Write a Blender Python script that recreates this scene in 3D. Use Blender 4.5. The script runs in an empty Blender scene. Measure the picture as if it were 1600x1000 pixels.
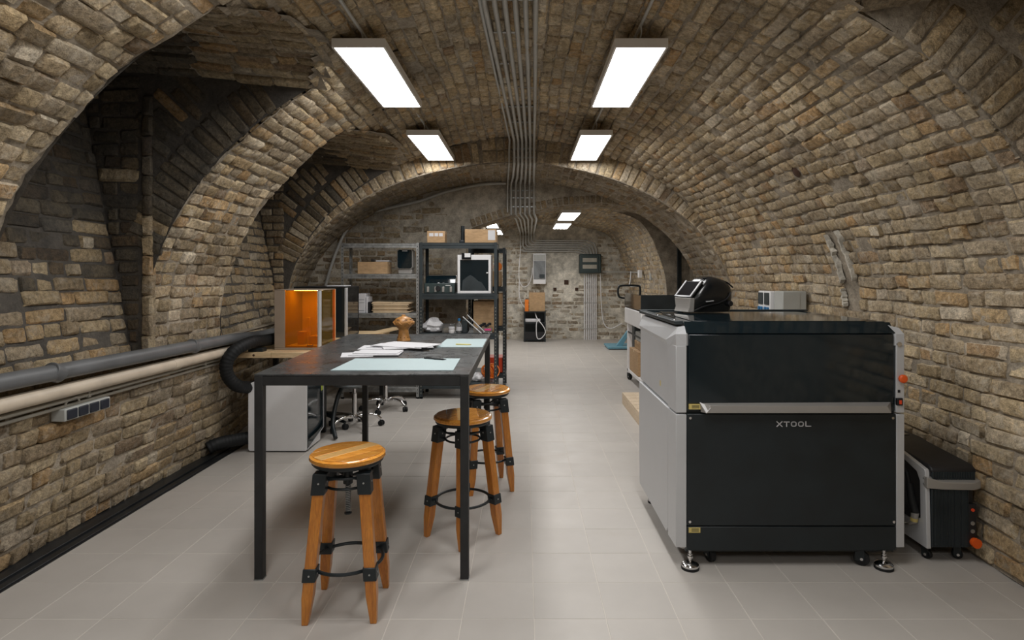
import bpy, bmesh, math, random
import numpy as np
from mathutils import Vector, Matrix
random.seed(7); rng = np.random.default_rng(7)
PI = math.pi
F = 930.0; CX = 820.0; CY = 430.0; H = 1.45       # focal length in px, vanishing point, eye height
COL = bpy.context.scene.collection
sc = bpy.context.scene
# ---------------------------------------------------------------- camera, world, exposure
cd = bpy.data.cameras.new('camera'); cam = bpy.data.objects.new('camera', cd); COL.objects.link(cam)
cam.location = (0, 0, H); cam.rotation_euler = (PI/2, 0, 0)
cd.sensor_width = 36; cd.lens = F/1600*36; cd.shift_x = -20/1600; cd.shift_y = -70/1600; cd.clip_start = .05
sc.camera = cam
w = bpy.data.worlds.new('world'); sc.world = w; w.use_nodes = True
w.node_tree.nodes['Background'].inputs[0].default_value = (.5, .5, .5, 1)
w.node_tree.nodes['Background'].inputs[1].default_value = 0.05
vs = sc.view_settings; vs.view_transform = 'Standard'; vs.look = 'None'; vs.gamma = 1; vs.use_curve_mapping = False
vs.exposure = 0.0
sc.cycles.max_bounces = 10; sc.cycles.diffuse_bounces = 6
LAMP = 20.0

# ---------------------------------------------------------------- materials
def nmat(name):
    m = bpy.data.materials.new(name); m.use_nodes = True
    return m, m.node_tree, m.node_tree.nodes['Principled BSDF']
def node(nt, t, **kw):
    n = nt.nodes.new(t)
    for k, v in kw.items():
        if k.startswith('i_'): n.inputs[int(k[2:])].default_value = v
        else: setattr(n, k, v)
    return n
def c4(c): return (c[0], c[1], c[2], 1)
def mix(nt, a, b, fac, mode='MIX'):
    n = node(nt, 'ShaderNodeMix', data_type='RGBA', blend_type=mode)
    for s, v in ((0, fac), (6, a), (7, b)):
        if hasattr(v, 'is_linked'): nt.links.new(v, n.inputs[s])
        else: n.inputs[s].default_value = c4(v) if s else v
    return n.outputs[2]
def mrange(nt, v, a, b, c, d):
    n = node(nt, 'ShaderNodeMapRange'); nt.links.new(v, n.inputs[0])
    for i, x in zip((1, 2, 3, 4), (a, b, c, d)): n.inputs[i].default_value = x
    return n.outputs[0]
def math_n(nt, op, a, b=0):
    n = node(nt, 'ShaderNodeMath', operation=op)
    for i, v in enumerate((a, b)):
        if hasattr(v, 'is_linked'): nt.links.new(v, n.inputs[i])
        else: n.inputs[i].default_value = v
    return n.outputs[0]
def noise(nt, scale, detail=4, rough=.55, stretch=None, co='pos', dist=0):
    n = node(nt, 'ShaderNodeTexNoise'); n.inputs['Scale'].default_value = scale
    n.inputs['Detail'].default_value = detail; n.inputs['Roughness'].default_value = rough; n.inputs['Distortion'].default_value = dist
    src = node(nt, 'ShaderNodeNewGeometry').outputs['Position'] if co == 'pos' else node(nt, 'ShaderNodeTexCoord').outputs['Object']
    if stretch:
        mp = node(nt, 'ShaderNodeMapping'); mp.inputs['Scale'].default_value = stretch
        nt.links.new(src, mp.inputs[0]); src = mp.outputs[0]
    nt.links.new(src, n.inputs['Vector'])
    return n.outputs['Fac']
def bump(nt, p, h, strength, dist):
    b = node(nt, 'ShaderNodeBump'); b.inputs['Strength'].default_value = strength; b.inputs['Distance'].default_value = dist
    nt.links.new(h, b.inputs['Height'])
    if p.inputs['Normal'].is_linked: nt.links.new(p.inputs['Normal'].links[0].from_socket, b.inputs['Normal'])
    nt.links.new(b.outputs[0], p.inputs['Normal'])
def plain(name, c, rough=.5, metal=0, var=.06, scale=8, bmp=0, spec=.5, coat=0):
    m, nt, p = nmat(name)
    n = noise(nt, scale, 4, co='obj')
    v = mrange(nt, n, .3, .7, 1-var, 1+var)
    nt.links.new(mix(nt, c, v, 1.0, 'MULTIPLY'), p.inputs['Base Color'])
    nt.links.new(mrange(nt, n, .2, .8, max(.02, rough-.06), min(1, rough+.06)), p.inputs['Roughness'])
    p.inputs['Metallic'].default_value = metal; p.inputs['Specular IOR Level'].default_value = spec
    p.inputs['Coat Weight'].default_value = coat; p.inputs['Coat Roughness'].default_value = .1
    if bmp: bump(nt, p, noise(nt, scale*8, 3, co='obj'), bmp, .002)
    return m
def brick_mat(name, soot=0.0, smear=.5, warm=1.0, light=1.0):
    m, nt, p = nmat(name)
    oi = node(nt, 'ShaderNodeObjectInfo'); ge = node(nt, 'ShaderNodeNewGeometry')
    r = math_n(nt, 'FRACT', math_n(nt, 'ADD', oi.outputs['Random'], ge.outputs['Random Per Island']))
    cr = node(nt, 'ShaderNodeValToRGB'); e = cr.color_ramp.elements
    cols = [(0, (.30, .225, .135)), (.14, (.37, .285, .18)), (.28, (.26, .195, .125)), (.42, (.34, .27, .19)), (.55, (.42, .33, .215)), (.66, (.29, .235, .17)),
            (.76, (.38, .28, .165)), (.86, (.36, .23, .115)), (.90, (.22, .155, .10)), (.95, (.47, .40, .31)), (1, (.33, .25, .16))]
    for i, (pos, c) in enumerate(cols):
        el = e[i] if i < 2 else e.new(pos)
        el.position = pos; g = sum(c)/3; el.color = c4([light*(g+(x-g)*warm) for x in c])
    nt.links.new(r, cr.inputs[0])
    n1 = noise(nt, 5, 6, .6); n2 = noise(nt, 38, 5, .65); n3 = noise(nt, 1.3, 3); n4 = noise(nt, 16, 6, .7, dist=.6)
    c = mix(nt, cr.outputs[0], mrange(nt, n2, .28, .72, .5, 1.45), 1.0, 'MULTIPLY')
    c = mix(nt, c, mrange(nt, n1, .3, .7, .75, 1.2), 1.0, 'MULTIPLY')
    n5 = noise(nt, 150, 3, .7); c = mix(nt, c, mrange(nt, n5, .3, .7, .72, 1.28), 1.0, 'MULTIPLY')
    pale = [light*x for x in (.44, .39, .325)]
    c = mix(nt, c, pale, math_n(nt, 'MULTIPLY', mrange(nt, n4, .50, .66, 0, 1), smear))
    c = mix(nt, c, mrange(nt, n3, .35, .65, .8, 1.15), 1.0, 'MULTIPLY')
    c = mix(nt, c, (.985, 1.0, .985), 1.0, 'MULTIPLY')
    if soot:
        c = mix(nt, c, (.030, .033, .036), math_n(nt, 'MULTIPLY', mrange(nt, n1, .3, .6, .5, 1), soot))
    nt.links.new(c, p.inputs['Base Color'])
    p.inputs['Roughness'].default_value = .92; p.inputs['Specular IOR Level'].default_value = .15
    bump(nt, p, n2, .9, .014); bump(nt, p, n5, .7, .004); bump(nt, p, n4, .5, .015)
    return m
def mortar_mat(name, c=(.33, .285, .225), soot=0.0):
    m, nt, p = nmat(name)
    n1 = noise(nt, 9, 6, .65); n2 = noise(nt, 60, 5, .7); n3 = noise(nt, 1.2, 4)
    k = mix(nt, c, mrange(nt, n1, .3, .7, .6, 1.4), 1.0, 'MULTIPLY')
    k = mix(nt, k, mrange(nt, n2, .3, .7, .75, 1.25), 1.0, 'MULTIPLY')
    k = mix(nt, k, mrange(nt, n3, .35, .65, .8, 1.2), 1.0, 'MULTIPLY')
    if soot: k = mix(nt, k, (.035, .035, .037), soot)
    nt.links.new(k, p.inputs['Base Color']); p.inputs['Roughness'].default_value = .95; p.inputs['Specular IOR Level'].default_value = .1
    bump(nt, p, n1, .8, .02); bump(nt, p, n2, .8, .008)
    return m
def wood_mat(name, c1, c2, rough=.4, scale=6, axis=(1, 12, 12), coat=0, planks=False):
    m, nt, p = nmat(name)
    n = noise(nt, scale, 5, .6, stretch=axis, co='obj', dist=1.2); n2 = noise(nt, scale*5, 4, .6, stretch=axis, co='obj')
    c = mix(nt, c1, c2, mrange(nt, n, .3, .7, 0, 1)); c = mix(nt, c, mrange(nt, n2, .3, .7, .8, 1.15), 1.0, 'MULTIPLY')
    if planks:
        ge = node(nt, 'ShaderNodeNewGeometry'); c = mix(nt, c, mrange(nt, math_n(nt, 'FRACT', math_n(nt, 'ADD', ge.outputs['Random Per Island'], node(nt, 'ShaderNodeObjectInfo').outputs['Random'])), 0, 1, .7, 1.45), 1.0, 'MULTIPLY')
    nt.links.new(c, p.inputs['Base Color']); p.inputs['Roughness'].default_value = rough; p.inputs['Coat Weight'].default_value = coat
    p.inputs['Coat Roughness'].default_value = .15
    bump(nt, p, n2, .15, .002)
    return m
def glass_mat(name, c, rough=.03, alpha=.5, spec=.5):
    m, nt, p = nmat(name)                         # thin pane: clear coloured film plus sharp reflection
    tr = node(nt, 'ShaderNodeBsdfTransparent'); tr.inputs[0].default_value = c4(c)
    gl = node(nt, 'ShaderNodeBsdfGlossy'); gl.inputs['Roughness'].default_value = rough; gl.inputs['Color'].default_value = (1, 1, 1, 1)
    fr = node(nt, 'ShaderNodeFresnel'); fr.inputs[0].default_value = spec if spec > 1 else 1.5
    p.inputs['Base Color'].default_value = c4([x*.5 for x in c]); p.inputs['Roughness'].default_value = .3
    m1 = node(nt, 'ShaderNodeMixShader'); m1.inputs[0].default_value = 1-alpha
    nt.links.new(p.outputs[0], m1.inputs[1]); nt.links.new(tr.outputs[0], m1.inputs[2])
    m2 = node(nt, 'ShaderNodeMixShader'); nt.links.new(fr.outputs[0], m2.inputs[0]); nt.links.new(m1.outputs[0], m2.inputs[1]); nt.links.new(gl.outputs[0], m2.inputs[2])
    nt.links.new(m2.outputs[0], nt.nodes['Material Output'].inputs[0])
    return m
M = {}
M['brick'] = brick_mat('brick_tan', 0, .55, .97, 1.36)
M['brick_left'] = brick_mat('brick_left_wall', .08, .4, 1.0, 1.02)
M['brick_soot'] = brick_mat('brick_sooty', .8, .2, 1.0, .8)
M['brick_back'] = brick_mat('brick_back', .08, .65, .9, 1.05)
M['brick_far'] = brick_mat('brick_far', 0, .9, .7, 1.3)
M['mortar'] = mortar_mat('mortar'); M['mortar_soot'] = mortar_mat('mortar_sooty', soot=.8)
M['plaster'] = mortar_mat('old_plaster', (.60, .565, .49)); M['plaster_grey'] = mortar_mat('grey_plaster', (.42, .38, .315))
M['black'] = plain('black_powder_coat', (.010, .0155, .0185), .42, 0, .2)
M['frame'] = plain('table_frame_black', (.016, .017, .018), .5, 0, .3, 20)
M['blackplastic'] = plain('black_plastic', (.012, .012, .014), .45)
M['rubber'] = plain('rubber', (.012, .013, .014), .6, spec=.3)
M['silver'] = plain('silver_panel', (.55, .56, .575), .42, .15, .03)
M['silver_dark'] = plain('silver_handle', (.40, .385, .365), .35, .4, .03)
M['chrome'] = plain('chrome', (.75, .75, .76), .12, 1, .03)
M['steel'] = plain('galvanised', (.42, .43, .43), .38, .75, .3, 25, .3)
M['conduit'] = plain('grey_conduit', (.46, .46, .44), .4, .1, .08)
M['darksteel'] = plain('dark_shelf', (.035, .045, .05), .42, .2, .2)
M['white'] = plain('white_panel', (.80, .80, .81), .4, 0, .02)
M['lampframe'] = plain('lamp_housing', (.84, .82, .79), .45, 0, .02)
M['paper'] = plain('paper', (.62, .62, .645), .7, 0, .03)
M['mat'] = plain('cutting_mat', (.43, .54, .56), .55, 0, .03)
M['card'] = wood_mat('cardboard', (.42, .27, .14), (.47, .31, .17), .8, 3, (1, 3, 3))
M['kraft'] = plain('kraft_paper', (.60, .46, .30), .75, 0, .12)
M['orange'] = plain('orange', (.85, .22, .02), .5)
M['redorange'] = plain('red_orange', (.80, .11, .012), .45)
M['red'] = plain('red', (.75, .07, .02), .4)
M['yellow'] = plain('yellow', (.78, .66, .22), .5)
M['yellowlabel'] = plain('yellow_label', (.62, .50, .17), .5)
M['lime'] = plain('lime', (.45, .55, .08), .5)
M['blue'] = plain('light_blue_steel', (.16, .36, .46), .45)
M['deepblue'] = plain('blue_plastic', (.02, .15, .35), .4)
M['pipe_grey'] = plain('pipe_grey', (.12, .125, .13), .45, 0, .2, 6)
M['pipe_cream'] = plain('pipe_cream', (.56, .48, .38), .45, 0, .15, 6)
M['pipe_pale'] = plain('pipe_pale', (.35, .33, .28), .5, 0, .15, 6)
M['socketgrey'] = plain('socket_grey', (.42, .43, .41), .5)
M['socketlid'] = plain('socket_lid', (.01, .014, .025), .5)
M['stoolwood'] = wood_mat('stool_wood', (.42, .13, .012), (.62, .24, .03), .3, 5, (10, 10, 1), .4)
M['seatwood'] = wood_mat('seat_wood', (.55, .19, .02), (.80, .38, .07), .2, 4, (2, 14, 14), .6, True)
M['seatpale'] = wood_mat('seat_wood_pale', (.74, .42, .14), (.82, .50, .19), .22, 4, (2, 14, 14), .6)
M['pine'] = wood_mat('pine', (.62, .44, .24), (.72, .55, .34), .55, 3, (1, 14, 14))
M['ply'] = wood_mat('pale_pallet', (.66, .52, .36), (.76, .63, .47), .6, 3, (14, 1, 14))
M['clay'] = plain('glazed_clay', (.44, .21, .06), .35, 0, .35, 30, .3)
M['claydark'] = plain('clay_dark', (.05, .02, .008), .7)
M['bag'] = plain('white_plastic_bag', (.70, .70, .72), .4, 0, .05)
M['darkglass'] = plain('dark_glass', (.006, .014, .019), .05, 0, .1, 3, 0, .8)
M['screen'] = plain('dark_screen', (.01, .01, .012), .12)
M['amber'] = glass_mat('amber_acrylic', (1.0, .56, .04), .04, .2, 1.25)
M['smoke'] = glass_mat('smoked_acrylic', (.10, .11, .12), .04, .3)
M['clear'] = glass_mat('clear_plastic', (.85, .87, .88), .1, .25)
M['greyseat'] = plain('grey_vinyl', (.16, .18, .19), .35)
M['taupe'] = plain('taupe_metal', (.34, .27, .21), .45, .2)
M['channel'] = plain('channel_black', (.018, .02, .022), .4, .2, .3)
M['pink'] = plain('pink', (.6, .05, .2), .5)
M['teal'] = plain('dark_teal_box', (.035, .055, .055), .4)
# worn table top
m, nt, p = nmat('worn_steel_top')
a = noise(nt, 3, 6, .6); b_ = noise(nt, 45, 6, .7, (1, 3, 1)); d = noise(nt, 11, 7, .75, dist=1)
k = mix(nt, (.028, .031, .033), (.062, .067, .070), mrange(nt, a, .3, .7, 0, 1))
k = mix(nt, k, (.12, .125, .127), math_n(nt, 'MULTIPLY', mrange(nt, d, .46, .68, 0, 1), mrange(nt, b_, .42, .58, .1, .95)))
k = mix(nt, k, (.09, .05, .035), mrange(nt, noise(nt, 1.6, 3), .5, .7, 0, .45))
nt.links.new(k, p.inputs['Base Color']); nt.links.new(mrange(nt, d, .3, .7, .2, .42), p.inputs['Roughness']); p.inputs['Metallic'].default_value = .0
M['tabletop'] = m
# floor tiles and grout
m, nt, p = nmat('floor_tile')
oi = node(nt, 'ShaderNodeObjectInfo'); ge = node(nt, 'ShaderNodeNewGeometry')
r = math_n(nt, 'FRACT', math_n(nt, 'ADD', oi.outputs['Random'], ge.outputs['Random Per Island']))
k = mix(nt, (.50, .47, .435), mrange(nt, r, 0, 1, .975, 1.025), 1.0, 'MULTIPLY')
k = mix(nt, k, mrange(nt, noise(nt, 2.2, 5, .6), .3, .7, .94, 1.05), 1.0, 'MULTIPLY')
k = mix(nt, k, (.36, .29, .22), mrange(nt, noise(nt, 1.7, 6, .65, dist=.5), .6, .78, 0, .3))
nt.links.new(k, p.inputs['Base Color']); nt.links.new(mrange(nt, noise(nt, 7, 4), .3, .7, .38, .52), p.inputs['Roughness']); p.inputs['Specular IOR Level'].default_value = .45
bump(nt, p, noise(nt, 30, 4), .05, .003)
M['tile'] = m
M['grout'] = plain('grout', (.62, .58, .53), .9)
m, nt, p = nmat('lamp_diffuser')
em = node(nt, 'ShaderNodeEmission'); em.inputs[0].default_value = (1, .985, .965, 1); em.inputs[1].default_value = LAMP
nt.links.new(em.outputs[0], nt.nodes['Material Output'].inputs[0]); M['lamp'] = m

# ---------------------------------------------------------------- mesh helpers
class MB:
    def __init__(s): s.v = []; s.f = []
    def add(s, vs_, fs, mtx=None):
        o = len(s.v)
        s.v += [tuple(mtx @ Vector(v)) if mtx else tuple(v) for v in vs_]
        s.f += [tuple(i+o for i in f) for f in fs]
        return s
    def box(s, x0, x1, y0, y1, z0, z1, mtx=None):
        return s.add([(x0,y0,z0),(x1,y0,z0),(x1,y1,z0),(x0,y1,z0),(x0,y0,z1),(x1,y0,z1),(x1,y1,z1),(x0,y1,z1)],
                     [(0,3,2,1),(4,5,6,7),(0,1,5,4),(1,2,6,5),(2,3,7,6),(3,0,4,7)], mtx)
    def prism(s, pts, d0, d1, axis='y', mtx=None):      # polygon in the plane across axis, between d0 and d1
        n = len(pts)
        g = {'y': lambda a, b, d: (a, d, b), 'x': lambda a, b, d: (d, a, b), 'z': lambda a, b, d: (a, b, d)}[axis]
        vs_ = [g(a, b, d0) for a, b in pts] + [g(a, b, d1) for a, b in pts]
        return s.add(vs_, [tuple(range(n)), tuple(range(2*n-1, n-1, -1))] + [(i, i+n, (i+1) % n+n, (i+1) % n) for i in range(n)], mtx)
    def tube(s, path, r, seg=10, cap=True, mtx=None):
        P = [Vector(p) for p in path]; R = r if isinstance(r, (list, tuple)) else [r]*len(P)
        vs_ = []; fs = []; up = None
        for i, p_ in enumerate(P):
            t = (P[min(i+1, len(P)-1)]-P[max(i-1, 0)]).normalized()
            if up is None: up = Vector((0, 0, 1)) if abs(t.z) < .9 else Vector((1, 0, 0))
            a = t.cross(up); a = a.normalized() if a.length > 1e-6 else Vector((1, 0, 0)); b = t.cross(a).normalized(); up = -b if i else up
            up = a.cross(t)
            for k in range(seg):
                an = 2*PI*k/seg; vs_.append(p_+R[i]*(math.cos(an)*a+math.sin(an)*b))
        for i in range(len(P)-1):
            for k in range(seg): fs.append((i*seg+k, (i+1)*seg+k, (i+1)*seg+(k+1) % seg, i*seg+(k+1) % seg))
        if cap: fs += [tuple(range(seg)), tuple(range(len(P)*seg-1, (len(P)-1)*seg-1, -1))]
        return s.add(vs_, fs, mtx)
    def cyl(s, p0, p1, r, seg=16, mtx=None): return s.tube([p0, p1], r, seg, True, mtx)
    def lathe(s, prof, c=(0, 0, 0), seg=28, mtx=None):
        vs_ = []; fs = []; n = len(prof)
        for r, z in prof:
            for k in range(seg): an = 2*PI*k/seg; vs_.append((c[0]+r*math.cos(an), c[1]+r*math.sin(an), c[2]+z))
        for i in range(n-1):
            for k in range(seg): fs.append((i*seg+k, i*seg+(k+1) % seg, (i+1)*seg+(k+1) % seg, (i+1)*seg+k))
        fs += [tuple(range(seg-1, -1, -1)), tuple(range((n-1)*seg, n*seg))]
        return s.add(vs_, fs, mtx)
    def ring(s, c, R, r, seg=32, ts=8, axis='z', mtx=None):
        vs_ = []; fs = []
        for i in range(seg):
            a = 2*PI*i/seg
            for k in range(ts):
                b = 2*PI*k/ts; q = R+r*math.cos(b); h = r*math.sin(b)
                pt = {'z': (q*math.cos(a), q*math.sin(a), h), 'y': (q*math.cos(a), h, q*math.sin(a)), 'x': (h, q*math.cos(a), q*math.sin(a))}[axis]
                vs_.append((c[0]+pt[0], c[1]+pt[1], c[2]+pt[2]))
        for i in range(seg):
            for k in range(ts): fs.append((i*ts+k, ((i+1) % seg)*ts+k, ((i+1) % seg)*ts+(k+1) % ts, i*ts+(k+1) % ts))
        return s.add(vs_, fs, mtx)
def mkmesh(name, mb, mat, smooth=None):
    me = bpy.data.meshes.new(name); me.from_pydata(mb.v, [], mb.f); me.materials.append(mat)
    bm = bmesh.new(); bm.from_mesh(me); bmesh.ops.recalc_face_normals(bm, faces=bm.faces); bm.to_mesh(me); bm.free()
    if smooth: me.shade_smooth(); me.set_sharp_from_angle(angle=math.radians(smooth))
    return me
def link(o, parent=None):
    COL.objects.link(o)
    if parent: o.parent = parent
    return o
def wmat(o):
    m = Matrix.LocRotScale(o.location, o.rotation_euler, o.scale)
    return wmat(o.parent) @ m if o.parent else m
def obj(name, mb, mat, parent=None, bevel=0, smooth=35, label=None):
    """One mesh; its vertices are given in world space (or in the space of a prototype at the origin)."""
    if parent:
        inv = wmat(parent).inverted(); mb.v = [tuple(inv @ Vector(v)) for v in mb.v]
    else:
        b = np.array(mb.v); c = Vector(((b[:,0].min()+b[:,0].max())/2, (b[:,1].min()+b[:,1].max())/2, b[:,2].min()))
        mb.v = [tuple(Vector(v)-c) for v in mb.v]
    o = bpy.data.objects.new(name, mkmesh(name, mb, M[mat] if isinstance(mat, str) else mat, smooth))
    if not parent: o.location = c
    link(o, parent)
    if bevel:
        b = o.modifiers.new('bevel', 'BEVEL'); b.width = bevel; b.segments = 2; b.limit_method = 'ANGLE'; b.angle_limit = math.radians(40)
    if label: o['label'] = label
    return o
def tag(o, label, cat, group=None):
    o['label'] = label; o['category'] = cat
    if group: o['group'] = group
    return o
def thing(name, label, cat, loc=(0, 0, 0), rz=0, group=None):
    o = bpy.data.objects.new(name, None); link(o); o.location = loc; o.rotation_euler = (0, 0, rz); o.empty_display_size = .1
    return tag(o, label, cat, group)
def dup(root, loc, rz=0, label=None):
    r = root.copy(); link(r); r.location = loc; r.rotation_euler = (0, 0, rz)
    if label: r['label'] = label
    for ch in list(root.children):
        c = ch.copy(); link(c, r)
        for g in list(ch.children): d_ = g.copy(); link(d_, c)
    return r
def P(px, py, D): return Vector(((px-CX)*D/F, D, H+(CY-py)*D/F))
def spline(pts, n=8):
    pts = [Vector(p_) for p_ in pts]; out = []
    q = [pts[0]*2-pts[1]]+pts+[pts[-1]*2-pts[-2]]
    for i in range(1, len(q)-2):
        for k in range(n):
            t = k/n; a, b, c, d_ = q[i-1], q[i], q[i+1], q[i+2]
            out.append(.5*((2*b)+(-a+c)*t+(2*a-5*b+4*c-d_)*t*t+(-a+3*b-3*c+d_)*t**3))
    out.append(pts[-1]); return out
# ================================================================ THE VAULT: mortar surfaces with bricks laid on them
def structure(name):
    o = bpy.data.objects.new(name, None); link(o); o['kind'] = 'structure'; return o
def smesh(name, mb, mat, parent=None, smooth=50):
    o = bpy.data.objects.new(name, mkmesh(name, mb, M[mat], smooth)); link(o, parent)
    if not parent: o['kind'] = 'structure'
    return o
NV = 10
def unit_brick(k):
    r = random.Random(k); g = [-.5, -.40, .40, .5]; gy = [-.5, -.36, .36, .5]; vs_ = []
    for j in range(4):
        for i in range(4):
            edge = (i in (0, 3)) + (j in (0, 3))
            z = -[0, .24, .52][edge] + r.uniform(-.15, .13)
            vs_.append((g[i]+r.uniform(-.035, .03)*(1 if g[i] > 0 else -1), gy[j]+r.uniform(-.085, .055)*(1 if gy[j] > 0 else -1), z))
    ringi = [0, 1, 2, 3, 7, 11, 15, 14, 13, 12, 8, 4]
    for i in ringi: x, y, z = vs_[i]; vs_.append((x, y, -1.4))
    fs = [(j*4+i, j*4+i+1, (j+1)*4+i+1, (j+1)*4+i) for j in range(3) for i in range(3)]
    for a in range(12):
        b = (a+1) % 12; fs.append((ringi[b], ringi[a], 16+a, 16+b))
    return vs_, fs
UB = [unit_brick(k) for k in range(NV)]
UBV = [np.array(v) for v, f in UB]
_cache = {}
def ub_mesh(k, mat, name='brick'):
    if (k, mat) not in _cache:
        me = bpy.data.meshes.new(name); me.from_pydata(UB[k][0], [], UB[k][1]); me.materials.append(M[mat]); me.shade_smooth()
        me.set_sharp_from_angle(angle=math.radians(60)); _cache[(k, mat)] = me
    return _cache[(k, mat)]
class Wall:
    """A piece of the setting; bricks collect here, the 300 that show largest become parts, the rest one joined part."""
    def __init__(s, o, limit=300): s.o = o; s.b = []; s.limit = limit
    def brick(s, pos, tu, tv, n, lu, lv, dep, mat):
        px = pos.y; sc_ = 0
        if pos.y > .3:
            x = CX+pos.x*F/pos.y; y = CY-(pos.z-H)*F/pos.y
            if -40 < x < 1640 and -40 < y < 1040:
                dv = Vector((0, 0, H))-pos; cosf = max(.03, dv.normalized().dot(n)); sc_ = lu*lv*cosf/dv.length_squared
        s.b.append((sc_, pos.copy(), tu.copy(), tv.copy(), n.copy(), lu, lv, dep, mat))
    def finish(s):
        s.b.sort(key=lambda t: -t[0]); rest = {}
        for i, (sc_, pos, tu, tv, n, lu, lv, dep, mat) in enumerate(s.b):
            k = random.randrange(NV); fl = random.choice((-1, 1))
            tvo = n.cross(tu).normalized()
            m = Matrix(((tu.x*lu*fl, tvo.x*lv*fl, n.x*dep, pos.x), (tu.y*lu*fl, tvo.y*lv*fl, n.y*dep, pos.y), (tu.z*lu*fl, tvo.z*lv*fl, n.z*dep, pos.z), (0, 0, 0, 1)))
            if i < s.limit and sc_ > 0:
                o = bpy.data.objects.new('brick', ub_mesh(k, mat)); COL.objects.link(o); o.parent = s.o; o.matrix_local = m
            else: rest.setdefault(mat, []).append((k, m))
        for mat, L in rest.items():
            V = []; Fc = []; off = 0
            for k, m in L:
                A = np.array(m); V.append(UBV[k] @ A[:3, :3].T+A[:3, 3]); Fc.append(np.array(UB[k][1])+off); off += len(UBV[k])
            V = np.vstack(V); Fc = np.vstack(Fc)
            me = bpy.data.meshes.new('bricks'); me.vertices.add(len(V)); me.vertices.foreach_set('co', V.ravel())
            me.loops.add(Fc.size); me.loops.foreach_set('vertex_index', Fc.ravel().astype(np.int32))
            me.polygons.add(len(Fc)); me.polygons.foreach_set('loop_start', np.arange(0, Fc.size, 4, dtype=np.int32))
            me.update(calc_edges=True); me.materials.append(M[mat]); me.shade_smooth(); me.set_sharp_from_angle(angle=math.radians(60))
            o = bpy.data.objects.new('brickwork', me); COL.objects.link(o); o.parent = s.o; o['kind'] = 'stuff'
def lay(S, u0, u1, v0, v1, inward, wallsel, matsel, allowed=None, ph=.086, joint=.0095, head=.45, seed=0, out=.012, hl=(.125, .255)):
    """Courses run along u. S(u,v)->Vector; wallsel(pos)->Wall; bricks clipped to where allowed(u,v)."""
    r = random.Random(seed); nrow = max(1, round((v1-v0)/ph)); pv = (v1-v0)/nrow
    for j in range(nrow):
        v = v0+(j+.5)*pv
        us = np.arange(u0, u1+1e-6, .02)
        ok = [True]*len(us) if allowed is None else [allowed(u, v) for u in us]
        i = 0
        while i < len(us):
            if not ok[i]: i += 1; continue
            a = i
            while i < len(us) and ok[i]: i += 1
            ua, ub = us[a], us[i-1]
            u = ua-(r.random()*.12 if a == 0 else 0)
            rowtype = (j % 2 == 0)
            while u < ub-.02:
                hd = head(u, v) if callable(head) else head; L = hl[0] if r.random() < (hd+(.25 if rowtype else -.25)) else hl[1]
                L *= r.uniform(.88, 1.1); e = min(u+L, ub)
                if ub-e < .05: e = ub
                s0 = max(u, ua)
                if e-s0 > .03:
                    uc = (s0+e)/2; dv = r.uniform(-.005, .005)+.010*math.sin(u*2.3+j*.35)
                    p0 = S(uc, v+dv); tu = (S(uc+.01, v)-S(uc-.01, v)).normalized(); tv = (S(uc, v+.01)-S(uc, v-.01)).normalized()
                    n = tu.cross(tv).normalized(); c = inward(p0)-p0
                    if n.dot(c) < 0: n = -n
                    # slight tilt for age
                    n2 = (n+tu*r.gauss(0, .024)+tv*r.gauss(0, .034)).normalized(); tu2 = (tu-n2*tu.dot(n2)+tv*r.gauss(0, .022)).normalized(); tu2 = (tu2-n2*tu2.dot(n2)).normalized()
                    W = wallsel(p0)
                    if W is not None and r.random() > .006:
                        W.brick(p0+n*(out+r.gauss(0, .005)), tu2, tv, n2, (e-s0)-joint*r.uniform(.7, 1.3), (pv-joint*r.uniform(.7, 1.4)), .034, matsel(p0, r))
                u = e
CXV = -.135
def spring(Y, side):
    if side < 0: return 2.315+max(0, min(1, (Y-4.8)/1.95))*.25
    return 2.515
def superz(t, p): t = min(1, abs(t)); return (1-t**p)**(1/p)
def zmain(X, Y):
    side = -1 if X < CXV else 1
    t = abs(X-CXV)/spring(Y, side)
    return 1.1+1.9*superz(t, 1.88 if side < 0 else 1.95) if t < 1 else 1.1
def profile(Y):
    aL, aR = spring(Y, -1), spring(Y, 1); pts = []
    bl = CXV-aL
    pts += [(bl-.11, 0), (bl-.055, .35), (bl-.01, .7), (bl, .95)]
    N = 44
    for i in range(N+1):
        th = PI/2*i/N; cx, sx = math.cos(th), math.sin(th); p_ = 1.88; pts.append((CXV-aL*cx**(2/p_), 1.1+1.9*sx**(2/p_)))
    for i in range(1, N+1):
        th = PI/2*(1-i/N); cx, sx = math.cos(th), math.sin(th); p_ = 1.95; pts.append((CXV+aR*cx**(2/p_), 1.1+1.9*sx**(2/p_)))
    pts += [(CXV+aR-.005, .75), (CXV+aR-.03, .35), (CXV+aR-.05, 0)]
    return np.array(pts)
_pr = profile(3.0); _d = np.r_[0, np.cumsum(np.hypot(*np.diff(_pr, axis=0).T))]; VL = _d[-1]
_frac = _d/VL
def make_S(proffn):
    cache = {}
    def S(u, v):
        k = round(u, 2)
        if k not in cache: cache[k] = proffn(k)
        A = cache[k]; s_ = v/VL
        return Vector((float(np.interp(s_, _frac, A[:, 0])), u, float(np.interp(s_, _frac, A[:, 1]))))
    return S
def wob(x, y, z): return .012*math.sin(3.1*x+1.7*y+.5)+.010*math.sin(5.3*y-2.2*z)+.007*math.sin(9*x+4*z+2*y)
_S0 = make_S(profile)
def SM(u, v):
    p_ = _S0(u, v)
    d_ = Vector((CXV-p_.x, 0, 1.0-p_.z)).normalized(); return p_+d_*wob(p_.x, p_.y, p_.z)
vz = lambda x, z: None
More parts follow.
